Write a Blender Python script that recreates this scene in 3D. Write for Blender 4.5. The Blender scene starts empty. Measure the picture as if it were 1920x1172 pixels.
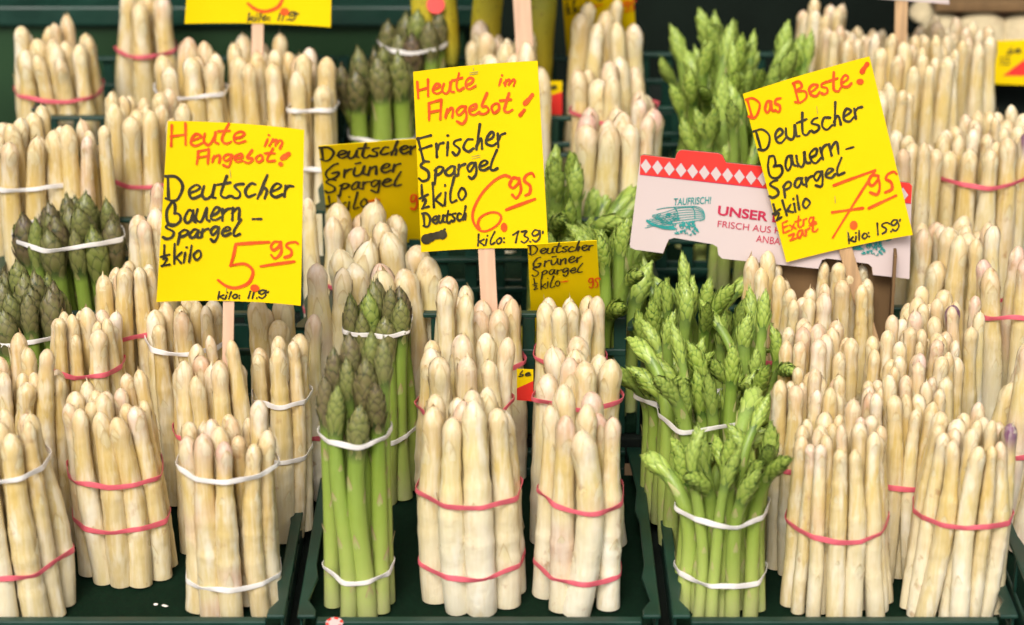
import bpy, bmesh, math, random
import numpy as np
from mathutils import Vector, Matrix

random.seed(7)
rng = np.random.default_rng(7)
SC = bpy.context.scene
COL = SC.collection
R_ = math.radians

# ------------------------------------------------------------------ camera
F, TH = 4600.0, R_(21.5)                      # focal length in photo pixels (1920 wide), downward pitch
ct, st = math.cos(TH), math.sin(TH)
FW = np.array([0, ct, -st]); UP = np.array([0, st, ct]); RT = np.array([1.0, 0, 0])
CAM = -2.3 * (FW + (586 - 1125) / F * UP)
cd = bpy.data.cameras.new('camera'); cam = bpy.data.objects.new('camera', cd); COL.objects.link(cam)
cd.sensor_width = 36.0; cd.lens = 36.0 * F / 1920.0
cd.clip_start = 0.05; cd.clip_end = 200.0
cam.location = CAM; cam.rotation_euler = (math.pi / 2 - TH, 0, 0)
cd.dof.use_dof = True; cd.dof.focus_distance = 2.40; cd.dof.aperture_fstop = 3.9
SC.camera = cam

# ------------------------------------------------------------------ sky, sun, exposure
W = bpy.data.worlds.new('World'); SC.world = W; W.use_nodes = True
wn = W.node_tree; wn.nodes.clear()
sky = wn.nodes.new('ShaderNodeTexSky'); sky.sky_type = 'NISHITA'; sky.sun_disc = False
SUN_EL, SUN_AZ = R_(46), R_(192)
sky.sun_elevation = SUN_EL; sky.sun_rotation = SUN_AZ
sky.air_density = 1.0; sky.dust_density = 6.0; sky.ozone_density = 0.4
hs = wn.nodes.new('ShaderNodeHueSaturation'); hs.inputs['Saturation'].default_value = 0.25
bg = wn.nodes.new('ShaderNodeBackground'); bg.inputs['Strength'].default_value = 0.10
wo = wn.nodes.new('ShaderNodeOutputWorld')
wn.links.new(sky.outputs[0], hs.inputs['Color']); wn.links.new(hs.outputs[0], bg.inputs['Color'])
wn.links.new(bg.outputs[0], wo.inputs['Surface'])
sl = bpy.data.lights.new('sun', 'SUN'); sl.energy = 1.5; sl.angle = R_(22); sl.color = (1.0, 0.95, 0.86)
so = bpy.data.objects.new('sun', sl); COL.objects.link(so); so.location = (-1, -3, 4)
sd = Vector((math.sin(SUN_AZ) * math.cos(SUN_EL), math.cos(SUN_AZ) * math.cos(SUN_EL), math.sin(SUN_EL)))
so.rotation_euler = sd.to_track_quat('Z', 'Y').to_euler()
vs = SC.view_settings
vs.view_transform = 'Standard'; vs.look = 'None'; vs.gamma = 1.0; vs.use_curve_mapping = False
vs.exposure = 0.60
SC.cycles.use_denoising = True
SC.cycles.max_bounces = 8; SC.cycles.diffuse_bounces = 4

# ------------------------------------------------------------------ pixel -> world helpers
def ray(px, py):
    return FW + (px - 960) / F * RT + (586 - py) / F * UP
def at_z(px, py, z):
    d = ray(px, py); return CAM + d * ((z - CAM[2]) / d[2])
def at_y(px, py, y):
    d = ray(px, py); return CAM + d * ((y - CAM[1]) / d[1])
def scale_at(P):
    return F / float(np.dot(np.asarray(P) - CAM, FW))

# ------------------------------------------------------------------ object helpers
def setp(o, label=None, cat=None, group=None, kind=None):
    if label: o['label'] = label
    if cat: o['category'] = cat
    if group: o['group'] = group
    if kind: o['kind'] = kind
    return o
def link(o, parent=None):
    COL.objects.link(o)
    if parent is not None: o.parent = parent
    return o
def empty(name, loc, label, cat, group=None, rot=(0, 0, 0)):
    o = bpy.data.objects.new(name, None); o.empty_display_size = .02
    o.location = loc; o.rotation_euler = rot; link(o)
    return setp(o, label, cat, group)
def np_mesh(name, V, faces, mat, attrs=None, smooth=True, parent=None):
    """faces: list of int arrays (k,4) or (k,3)"""
    me = bpy.data.meshes.new(name)
    V = np.asarray(V, dtype=np.float32)
    loops = np.concatenate([f.reshape(-1) for f in faces]).astype(np.int32)
    tot = np.concatenate([np.full(len(f), f.shape[1], dtype=np.int32) for f in faces])
    start = np.concatenate([[0], np.cumsum(tot)[:-1]]).astype(np.int32)
    me.vertices.add(len(V)); me.vertices.foreach_set('co', V.reshape(-1))
    me.loops.add(len(loops)); me.loops.foreach_set('vertex_index', loops)
    me.polygons.add(len(tot)); me.polygons.foreach_set('loop_start', start)
    me.polygons.foreach_set('loop_total', tot)
    me.polygons.foreach_set('use_smooth', np.full(len(tot), smooth))
    for k, a in (attrs or {}).items():
        at = me.attributes.new(k, 'FLOAT', 'POINT'); at.data.foreach_set('value', np.asarray(a, dtype=np.float32))
    me.update(calc_edges=True); me.validate()
    me.materials.append(mat)
    o = bpy.data.objects.new(name, me); link(o, parent)
    return o
class MB:
    """collects boxes / prisms for ONE mesh"""
    def __init__(s): s.bm = bmesh.new()
    def box(s, x0, x1, y0, y1, z0, z1):
        v = [s.bm.verts.new((x, y, z)) for z in (z0, z1) for y in (y0, y1) for x in (x0, x1)]
        for f in ((0, 2, 3, 1), (4, 5, 7, 6), (0, 1, 5, 4), (2, 6, 7, 3), (0, 4, 6, 2), (1, 3, 7, 5)):
            s.bm.faces.new([v[i] for i in f])
        return s
    def prism(s, poly, z0, z1):
        a = [s.bm.verts.new((x, y, z0)) for x, y in poly]; b = [s.bm.verts.new((x, y, z1)) for x, y in poly]
        n = len(poly)
        s.bm.faces.new(a[::-1]); s.bm.faces.new(b)
        for i in range(n): s.bm.faces.new((a[i], a[(i + 1) % n], b[(i + 1) % n], b[i]))
        return s
    def build(s, name, mat, parent=None, bevel=0.0):
        bmesh.ops.recalc_face_normals(s.bm, faces=s.bm.faces)
        me = bpy.data.meshes.new(name); s.bm.to_mesh(me); s.bm.free(); me.materials.append(mat)
        o = bpy.data.objects.new(name, me); link(o, parent)
        if bevel:
            m = o.modifiers.new('bevel', 'BEVEL'); m.width = bevel; m.segments = 2; m.limit_method = 'ANGLE'
        return o

# ------------------------------------------------------------------ materials
def newmat(name):
    m = bpy.data.materials.new(name); m.use_nodes = True
    nt = m.node_tree; nt.nodes.clear()
    out = nt.nodes.new('ShaderNodeOutputMaterial'); p = nt.nodes.new('ShaderNodeBsdfPrincipled')
    nt.links.new(p.outputs[0], out.inputs[0])
    return m, nt, p
class N:
    def __init__(s, nt): s.nt = nt
    def _in(s, sock, v):
        if isinstance(v, bpy.types.NodeSocket): s.nt.links.new(v, sock)
        elif v is not None:
            if sock.type == 'RGBA' and len(v) == 3: v = (*v, 1)
            sock.default_value = v
    def math(s, op, a, b=None, clamp=False):
        n = s.nt.nodes.new('ShaderNodeMath'); n.operation = op; n.use_clamp = clamp
        s._in(n.inputs[0], a)
        if b is not None: s._in(n.inputs[1], b)
        return n.outputs[0]
    def mix(s, f, a, b, mode='MIX'):
        n = s.nt.nodes.new('ShaderNodeMix'); n.data_type = 'RGBA'; n.blend_type = mode
        s._in(n.inputs[0], f); s._in(n.inputs[6], a); s._in(n.inputs[7], b); return n.outputs[2]
    def attr(s, name):
        n = s.nt.nodes.new('ShaderNodeAttribute'); n.attribute_name = name; return n.outputs['Fac']
    def ramp(s, f, stops, interp='LINEAR'):
        n = s.nt.nodes.new('ShaderNodeValToRGB'); s._in(n.inputs[0], f)
        e = n.color_ramp.elements; n.color_ramp.interpolation = interp
        while len(e) < len(stops): e.new(0.5)
        for el, (p, c) in zip(e, stops):
            el.position = p; el.color = (*c, 1) if len(c) == 3 else c
        return n.outputs[0]
    def rng(s, v, a, b, c=0.0, d=1.0):
        n = s.nt.nodes.new('ShaderNodeMapRange'); s._in(n.inputs[0], v)
        for i, x in enumerate((a, b, c, d)): n.inputs[i + 1].default_value = x
        return n.outputs[0]
    def coord(s, scale=(1, 1, 1), kind='Object', rand=True):
        t = s.nt.nodes.new('ShaderNodeTexCoord'); m = s.nt.nodes.new('ShaderNodeMapping')
        s.nt.links.new(t.outputs[kind], m.inputs['Vector']); m.inputs['Scale'].default_value = scale
        if rand:
            oi = s.nt.nodes.new('ShaderNodeObjectInfo')
            c = s.nt.nodes.new('ShaderNodeCombineXYZ')
            r = s.math('MULTIPLY', oi.outputs['Random'], 57.0)
            for i in range(3): s.nt.links.new(r, c.inputs[i])
            s.nt.links.new(c.outputs[0], m.inputs['Location'])
        return m.outputs[0]
    def noise(s, vec, scale=5, detail=3, rough=.55):
        n = s.nt.nodes.new('ShaderNodeTexNoise'); s._in(n.inputs['Vector'], vec)
        n.inputs['Scale'].default_value = scale; n.inputs['Detail'].default_value = detail
        n.inputs['Roughness'].default_value = rough; return n.outputs[0]
    def bump(s, h, strength=.3, dist=.001):
        n = s.nt.nodes.new('ShaderNodeBump'); s._in(n.inputs['Height'], h)
        n.inputs['Strength'].default_value = strength; n.inputs['Distance'].default_value = dist; return n.outputs[0]
    def objcol(s):
        oi = s.nt.nodes.new('ShaderNodeObjectInfo'); sp = s.nt.nodes.new('ShaderNodeSeparateColor')
        s.nt.links.new(oi.outputs['Color'], sp.inputs[0]); return sp.outputs[0], sp.outputs[1], sp.outputs[2], oi.outputs['Random']

def mat_white():
    m, nt, p = newmat('white_asparagus_skin'); n = N(nt)
    pink, yel, pur, rnd = n.objcol()
    tip = n.attr('tip'); br = n.attr('bract'); al = n.attr('along')
    v = n.coord(); big = n.noise(v, 28, 3); fib = n.noise(n.coord((90, 90, 7)), 3, 4, .6)
    tipj = n.math('ADD', tip, n.math('MULTIPLY', n.math('SUBTRACT', big, .5), .05))
    cream = n.ramp(tipj, [(0.0, (.685, .565, .34)), (.022, (.69, .57, .295)), (.05, (.69, .56, .24)),
                          (.085, (.735, .645, .40)), (.13, (.765, .705, .54)), (.21, (.78, .735, .61))])
    amber = n.ramp(tipj, [(0.0, (.64, .485, .25)), (.022, (.62, .455, .185)), (.05, (.60, .425, .13)),
                          (.085, (.61, .455, .175)), (.13, (.63, .50, .24)), (.21, (.655, .54, .30))])
    streak = n.noise(n.coord((38, 38, 9)), 1.0, 3, .6)
    patch = n.math('MULTIPLY', n.math('ADD', yel, .22), n.rng(streak, .36, .66, 0, 1.5))
    ym = n.math('ADD', n.math('MULTIPLY', yel, .85), n.math('MULTIPLY', patch, .6), True)
    base = n.mix(ym, cream, amber)
    base = n.mix(n.rng(n.noise(n.coord((60, 60, 16)), 1.0, 3, .6), .52, .66, 0, .6), base, (.82, .77, .65)); base = n.mix(n.rng(n.noise(n.coord((70, 70, 22)), 1.0, 4, .65), .56, .70, 0, .5), base, (.62, .46, .20))
    # pink blush near the tip and in patches
    pk = n.math('MULTIPLY', pink, n.math('MAXIMUM', n.rng(tip, .038, .010), n.math('MULTIPLY', n.rng(n.noise(v, 11, 2), .54, .66), .95)), True)
    base = n.mix(n.math('MULTIPLY', pk, .72), base, (.58, .29, .28))
    pp = n.math('MULTIPLY', pur, n.rng(tip, .03, .012), True)
    base = n.mix(pp, base, (.16, .055, .115))
    # bracts paler, drier at the point
    base = n.mix(n.rng(br, .28, .36, 0, .5), base, (.78, .69, .43)); base = n.mix(n.rng(br, .80, 1.0, 0, .75), base, (.46, .29, .10))
    # rusty scars and bruises
    sc = n.math('MULTIPLY', n.rng(n.noise(n.coord((1, 1, .8)), 62, 4, .6), .62, .72), n.rng(n.noise(v, 9, 1), .42, .6), True)
    base = n.mix(n.math('MULTIPLY', sc, .75), base, (.38, .19, .06)); base = n.mix(n.rng(rnd, .25, 1, 0, .6), base, n.mix(1.0, base, (.84, .77, .60), 'MULTIPLY'))
    base = n.mix(n.math('MULTIPLY', n.rng(fib, .40, .70), .34), base, (.84, .78, .63))
    # slightly translucent drier cut end
    base = n.mix(n.rng(al, .03, 0.0, 0, .35), base, (.60, .50, .30))
    nt.links.new(base, p.inputs['Base Color'])
    p.inputs['Subsurface Weight'].default_value = .12
    p.inputs['Subsurface Radius'].default_value = (1.0, .75, .42); p.inputs['Subsurface Scale'].default_value = .004
    nt.links.new(n.rng(big, .3, .7, .26, .46), p.inputs['Roughness'])
    p.inputs['Specular IOR Level'].default_value = .42
    nt.links.new(n.bump(n.math('ADD', n.math('MULTIPLY', fib, .5), n.noise(v, 120, 3)), .55, .0016), p.inputs['Normal'])
    return m

def mat_green():
    m, nt, p = newmat('green_asparagus_skin'); n = N(nt)
    pur, lite, dk, rnd = n.objcol()
    tip = n.attr('tip'); br = n.attr('bract'); al = n.attr('along'); hd = n.attr('head')
    v = n.coord(); big = n.noise(v, 40, 3); fib = n.noise(n.coord((110, 110, 8)), 3, 4, .6)
    alj = n.math('ADD', al, n.math('MULTIPLY', n.math('SUBTRACT', big, .5), .25))
    stem = n.ramp(alj, [(0, (.46, .46, .20)), (.2, (.38, .44, .10)), (.45, (.28, .37, .05)), (.8, (.175, .27, .028)), (1, (.13, .21, .03))])
    stem = n.mix(n.math('MULTIPLY', n.rng(fib, .35, .75), .35), stem, (.33, .47, .10))
    head = n.ramp(br, [(.0, (.03, .09, .008)), (.30, (.06, .17, .012)), (.52, (.27, .385, .04)), (.84, (.39, .49, .09)), (.94, (.20, .30, .035)), (1.0, (.07, .15, .02))])  # dark core and scale bases: shade of the gaps put into the colour
    head = n.mix(n.math('MULTIPLY', n.rng(n.noise(v, 90, 2), .42, .66), .35), head, (.34, .45, .08))
    headd = n.ramp(br, [(.0, (.03, .035, .012)), (.30, (.055, .06, .02)), (.52, (.135, .098, .045)), (.84, (.18, .120, .068)), (.94, (.11, .065, .05)), (1.0, (.05, .03, .025))])  # purple heads: gap shade between scales likewise painted into core and bases
    headd = n.mix(n.math('MULTIPLY', n.rng(n.noise(v, 60, 2), .42, .62), .36), headd, n.mix(1.0, headd, (1.0, 1.7, .85), 'MULTIPLY'))
    head = n.mix(pur, head, headd)
    # bracts on the stem: pale dry triangles with rusty points
    stb = n.mix(n.rng(br, .45, 1), (.40, .47, .15), (.52, .42, .20))
    stb = n.mix(n.math('MULTIPLY', pur, n.rng(br, .6, 1.0, 0, .7)), stb, (.33, .17, .12))
    stem = n.mix(n.rng(br, .02, .3), stem, stb)
    c = n.mix(hd, stem, head)
    sc = n.math('MULTIPLY', n.rng(n.noise(v, 70, 4, .6), .68, .78), n.rng(al, .55, .1), True)
    c = n.mix(n.math('MULTIPLY', sc, .6), c, (.25, .11, .07))
    c = n.mix(lite, c, n.mix(.45, c, (.50, .62, .20)))
    c = n.mix(dk, c, n.mix(1.0, c, (.62, .62, .55), 'MULTIPLY'))
    nt.links.new(c, p.inputs['Base Color'])
    p.inputs['Subsurface Weight'].default_value = .10
    p.inputs['Subsurface Radius'].default_value = (.5, 1.0, .2); p.inputs['Subsurface Scale'].default_value = .003
    nt.links.new(n.rng(big, .3, .7, .32, .5), p.inputs['Roughness'])
    p.inputs['Specular IOR Level'].default_value = .45
    nt.links.new(n.bump(n.math('ADD', fib, n.noise(v, 160, 3)), .3, .001), p.inputs['Normal'])
    return m

def mat_simple(name, col, rough=.5, var=.12, scale=40, bump=.0, spec=.5, dirt=None, stretch=(1, 1, 1), bdist=.001):
    m, nt, p = newmat(name); n = N(nt)
    v = n.coord(stretch); t = n.noise(v, scale, 4)
    c = n.mix(n.rng(t, .3, .7), tuple(x * (1 - var) for x in col), tuple(min(1, x * (1 + var)) for x in col))
    if dirt:
        c = n.mix(n.math('MULTIPLY', n.rng(n.noise(v, scale * .35, 5, .65), .52, .72), dirt[1]), c, dirt[0])
    nt.links.new(c, p.inputs['Base Color']); p.inputs['Roughness'].default_value = rough
    nt.links.new(n.rng(t, .2, .8, max(.05, rough - .1), min(1, rough + .1)), p.inputs['Roughness'])
    p.inputs['Specular IOR Level'].default_value = spec
    if bump: nt.links.new(n.bump(n.noise(v, scale * 3, 4), bump, bdist), p.inputs['Normal'])
    return m

M = {}
M['white'] = mat_white(); M['green'] = mat_green()
M['red_band'] = mat_simple('red_rubber', (.68, .12, .155), .42, .15, 60)
M['white_band'] = mat_simple('white_rubber', (.80, .75, .70), .45, .06, 60)
M['crate'] = mat_simple('dark_green_plastic', (.006, .034, .022), .40, .25, 25, .12, .5, ((.035, .06, .048), .35))
M['mat'] = mat_simple('green_felt', (.0035, .018, .008), .9, .45, 420, .9, .10, ((.012, .028, .015), .5), bdist=.002)
M['backboard'] = mat_simple('green_board', (.010, .036, .010), .55, .25, 6, .05, .4)
M['card'] = mat_simple('yellow_card', (.80, .555, .001), .6, .03, 14, .10, .12, bdist=.004)
M['black_ink'] = mat_simple('black_marker_ink', (.035, .028, .012), .45, .5, 55)
M['red_ink'] = mat_simple('red_marker_ink', (.78, .085, .008), .4, .28, 60)
M['wood'] = mat_simple('pale_wood', (.66, .43, .29), .7, .10, 30, .2, .3, stretch=(6, 6, .6))
M['wood_dark'] = mat_simple('brown_wood', (.46, .29, .15), .7, .25, 30, .25, .3, stretch=(6, 6, .5))
M['panel'] = mat_simple('pale_board', (.57, .465, .445), .5, .02, 9, .04, .3)
M['panel_red'] = mat_simple('red_print', (.74, .03, .02), .42, .08, 20)
M['panel_pur'] = mat_simple('crimson_print', (.48, .015, .06), .45, .08, 40)
M['teal'] = mat_simple('teal_print', (.015, .25, .23), .5, .15, 60)
M['brown_board'] = mat_simple('brown_cardboard', (.17, .10, .045), .8, .15, 60, .3, .2, stretch=(1, 1, .15))
M['asphalt'] = mat_simple('asphalt', (.05, .05, .05), .9, .3, 60, .4)
M['stand'] = mat_simple('dark_stand_paint', (.008, .012, .009), .8, .3, 20, .1, .2)
M['steel'] = mat_simple('staple_wire', (.32, .27, .08), .4, .1, 40)

# ------------------------------------------------------------------ stalk geometry
def frames(P):
    T = np.gradient(P, axis=0); T /= np.linalg.norm(T, axis=1)[:, None]
    U = np.zeros_like(P); u = np.array([1.0, 0, 0])
    for i in range(len(P)):
        u = u - T[i] * np.dot(u, T[i]); u /= np.linalg.norm(u); U[i] = u
    return T, U, np.cross(T, U)
class Stem:
    def __init__(s, P, prof):
        d = np.linalg.norm(np.diff(P, axis=0), axis=1); s.S = np.concatenate([[0], np.cumsum(d)]); s.L = s.S[-1]
        s.P = P; s.T, s.U, s.V = frames(P); s.prof = prof
    def at(s, q, phi, off):
        """points at arclength q, angle phi, radial offset off from the surface"""
        qc = np.clip(q, 0, s.L)
        g = lambda A: np.stack([np.interp(qc, s.S, A[:, i]) for i in range(3)], -1)
        p = g(s.P); u = g(s.U); v = g(s.V); t = g(s.T)
        r = s.prof(qc) + off
        return p + t * (q - qc)[..., None] + (np.cos(phi) * r)[..., None] * u + (np.sin(phi) * r)[..., None] * v

def stalk_mesh(stem, qs, seg, wob, bracts, name, mat, parent, headlen=0.0, nv=5, nu=5):
    """tube rings at arclengths qs plus scale-leaf patches; bracts rows: (q0,len,phi,halfang,embed,lift,shape,curl)"""
    ph = np.linspace(0, 2 * np.pi, seg, endpoint=False)
    Q, PH = np.meshgrid(qs, ph, indexing='ij')
    k1, k2, k3 = rng.uniform(0, 6.28, 3); r0 = float(stem.prof(np.array([stem.L * .3]))[0])
    off = wob * r0 * (np.sin(PH * 2 + k1 + Q * 25) * .5 + np.sin(PH * 3 + k2 - Q * 40) * .35 + np.sin(Q * 75 + k3) * .45) * np.clip((stem.L - Q) / (r0 * 1.2), .0, 1)
    V = stem.at(Q, PH, off).reshape(-1, 3)
    n = len(qs); idx = np.arange(n * seg).reshape(n, seg)
    a = idx[:-1]; b = np.roll(idx, -1, 1)[:-1]; c = np.roll(idx, -1, 1)[1:]; d = idx[1:]
    quads = [np.stack([a, b, c, d], -1).reshape(-1, 4)]
    bot = stem.P[0] + stem.T[0] * r0 * .04; top = stem.P[-1] + stem.T[-1] * .0003
    V = np.vstack([V, bot, top, V[:seg]]); ib, it = n * seg, n * seg + 1; cut = n * seg + 2 + np.arange(seg)   # own rim: crisp cut end
    r1 = np.roll(idx, -1, 1)
    tris = [np.stack([np.full(seg, ib), np.roll(cut, -1), cut], -1), np.stack([np.full(seg, it), idx[-1], r1[-1]], -1)]
    q = np.concatenate([Q.reshape(-1), [0, stem.L], np.zeros(seg)])
    al = q / stem.L; tip = stem.L - q; br = np.zeros(len(q))
    if len(bracts):
        B = np.array(bracts, dtype=float); K = len(B)
        v = np.linspace(0, 1, nv)[None, :, None]; u = np.linspace(-1, 1, nu)[None, None, :]
        col = lambda i: B[:, i][:, None, None]
        tri = np.clip(1 - v, .02, 1) ** .85; leaf = np.clip(1 - v, .02, 1) ** .8 * (.70 + 1.1 * v)
        wv = np.where(col(6) > .5, leaf, tri)
        bq = col(0) + col(1) * v + 0 * u
        bp = col(2) + u * col(3) * wv
        bo = col(4) + (col(5) - col(4)) * v ** 1.15 + 0 * u - .18 * np.abs(col(5)) * u ** 2 - col(7) * np.clip(v - .55, 0, 1) ** 2
        rr = stem.prof(np.clip(bq, 0, stem.L)) + bo
        bo = np.where(rr < .0005, bo + (.0005 - rr), bo)
        BV = stem.at(bq, bp, bo).reshape(-1, 3)
        o = len(V); ii = (np.arange(K * nv * nu) + o).reshape(K, nv, nu)
        quads.append(np.stack([ii[:, :-1, :-1], ii[:, :-1, 1:], ii[:, 1:, 1:], ii[:, 1:, :-1]], -1).reshape(-1, 4))
        V = np.vstack([V, BV]); bqf = bq.reshape(-1)
        al = np.concatenate([al, np.clip(bqf / stem.L, 0, 1)]); tip = np.concatenate([tip, np.clip(stem.L - bqf, 0, 9)])
        br = np.concatenate([br, (.3 + .7 * np.maximum(v, np.abs(u) ** 3 * .98) + 0 * col(0)).reshape(-1)])
    head = np.clip((headlen - tip) / .008 + .5, 0, 1) if headlen else np.zeros(len(tip))
    return np_mesh(name, V, quads + tris, mat, {'along': al, 'tip': tip, 'bract': br, 'head': head}, True, parent)

def white_prof(L, r, pt, bulb, neck):
    def f(q):
        s = (L - q) / r
        body = np.interp(s, [0, 1.0, 2.0, 3.0, 4.6, 7.5, 12, 40], [bulb, bulb * 1.02, bulb * .98, neck, neck * 1.06, .95, 1.0, 1.03])
        dome = (1 - np.clip(1 - s / pt, 0, 1) ** 1.9) ** .56
        return r * body * dome
    return f
def white_stalk(P, r, parent, tint, lod):
    st_ = Stem(P, None); L = st_.L
    pt = random.uniform(.95, 1.75); bulb = random.uniform(.68, .84); neck = bulb * random.uniform(.93, 1.08)
    br = []; phi = random.uniform(0, 6.28); nodes = []
    for k in range(4):                                          # closed scales of the bud
        phi += 2.2
        br.append((L - r * random.uniform(1.7, 3.2), r * random.uniform(1.3, 2.4), phi, random.uniform(.7, 1.0), -.0004, r * random.uniform(.07, .15), 1, 0))
    q = L - r * random.uniform(3.2, 4.6)
    while q > .02:                                              # pressed scale leaves down the stem
        phi += random.uniform(1.9, 2.9)
        br.append((q, r * random.uniform(1.0, 1.8), phi, random.uniform(.40, .72), -.0003, r * random.uniform(.07, .20), 0, random.choice((0, 0, -r * .25))))
        nodes.append((q, random.uniform(.015, .055) * r)); q -= r * random.uniform(1.6, 3.6)
    base = white_prof(L, r, pt, bulb, neck); nq = np.array([a for a, _ in nodes]); na = np.array([a for _, a in nodes])
    def prof(q):
        q = np.asarray(q, float); d = (q[..., None] - nq) / (r * .42)
        return base(q) + (na * np.exp(-d * d) - na * .6 * np.exp(-(d - 2.0) ** 2)).sum(-1)
    st_.prof = prof
    nb, nt_ = (24, 18) if lod == 0 else (12, 11)
    qs = np.concatenate([np.linspace(0, L - 5 * r, nb, endpoint=False), L - 5 * r * (1 - np.linspace(0, 1, nt_)) ** 1.5] + ([nq[nq < L - 5.2 * r], nq[nq < L - 5.2 * r] + r * .5, nq[nq < L - 5.2 * r] - r * .5] if lod == 0 else []))
    qs = np.unique(np.clip(qs, 0, L)); qs[-1] = L - 1e-5
    qs = qs[np.concatenate([[True], np.diff(qs) > .0002])]
    o = stalk_mesh(st_, qs, 18 if lod == 0 else 12, .032, br, 'stalk', M['white'], parent)
    o.color = tint
    return o
def green_stalk(P, r, parent, tint, lod, dark, thick=1.3):
    st_ = Stem(P, None); L = st_.L
    hl = random.uniform(.046, .060) if dark else random.uniform(.040, .054)
    hl *= r / .0125 * .45 + .55
    def prof(q):
        s = np.clip((L - q) / hl, 0, None)
        return r * np.interp(s, [0, .08, .22, .45, .7, .95, 1.3, 2.2, 6], ([.04, .30, .68, .96, 1.0, .86, .82, .90, 1.0] if dark else [.04, .24, .52, .76, .82, .74, .70, .80, 1.0])) * (1 + .0 * q)
    st_.prof = prof
    qs = np.concatenate([np.linspace(0, L - hl, 18, endpoint=False), np.linspace(L - hl, L - 1e-5, 14)])
    br = []; phi = random.uniform(0, 6.28)
    nbr = (46 if dark else 42) if lod == 0 else 32
    if not dark: nbr += 4
    for k in range(nbr):
        f = k / (nbr - 1); phi += 2.39996
        q = L - hl * 1.12 + hl * (f ** .92) * 1.02
        ln = hl * (.44 - .26 * f) * random.uniform(.8, 1.25)
        lift = r * ((.24 if dark else .36) * random.uniform(.4, 1.5)) * (1 - .35 * f)
        br.append((q, ln, phi, .62 * random.uniform(.8, 1.2) * (1 + .7 * f), -.0004, lift, 1, lift * random.uniform(.3, 1.6)))
    q = L - hl * 1.2
    while q > .015:
        phi += random.uniform(1.9, 2.9)
        br.append((q, r * random.uniform(1.3, 2.4), phi, random.uniform(.5, .85), -.0004, random.uniform(.0008, .0022), 0, random.choice((0, 0, -.002))))
        q -= r * random.uniform(1.3, 2.4)
    o = stalk_mesh(st_, qs, 14 if lod == 0 else 10, .03, br, 'stalk', M['green'], parent, headlen=hl * 1.05)
    o.color = tint
    return o

# ------------------------------------------------------------------ bunches
STEPS_L = [(-9, .285, 0.0), (.285, .505, .05), (.505, .725, .10), (.725, 9, .15)]
STEPS_R = [(-9, .365, 0.0), (.365, .565, .05), (.565, .765, .10), (.765, 9, .15)]
def steps(px): return STEPS_R if px > 1225 else STEPS_L
def floor_z(y, px):
    for a, b, z in steps(px):
        if a <= y < b: return z
def place(px, py, h):
    best = None
    for a, b, z in steps(px):
        P = at_z(px, py, z + h); y = P[1]
        e = max(a + .045 - y, y - (b - .045), 0)
        if best is None or e < best[0] - 1e-6: best = (e, P, z, max(a + .045, min(b - .045, y)))
    e, P, z, y = best
    return np.array([P[0], P[1], z])

def packing(R, r, jit=.12):
    out = []; rho = max(R - r, 0)
    if rho < r * .5: return [(0.0, 0.0, 0)]
    k = 0
    while rho > r * .75:
        n = max(2, int(2 * math.pi * rho / (2 * r * .99))); ph0 = random.uniform(0, 6.28)
        for i in range(n):
            out.append((rho * (1 - random.uniform(0, jit) * .3), ph0 + 2 * math.pi * (i + random.uniform(-.1, .1)) / n, k))
        rho -= 2 * r * .93; k += 1
    if rho > -r * .4: out.append((0.0, 0.0, k))
    return out

def hull2(pts):
    pts = sorted(map(tuple, pts))
    def half(ps):
        h = []
        for p in ps:
            while len(h) >= 2 and (h[-1][0] - h[-2][0]) * (p[1] - h[-2][1]) - (h[-1][1] - h[-2][1]) * (p[0] - h[-2][0]) <= 0: h.pop()
            h.append(p)
        return h
    a, b = half(pts), half(pts[::-1]); return np.array(a[:-1] + b[:-1])

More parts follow.
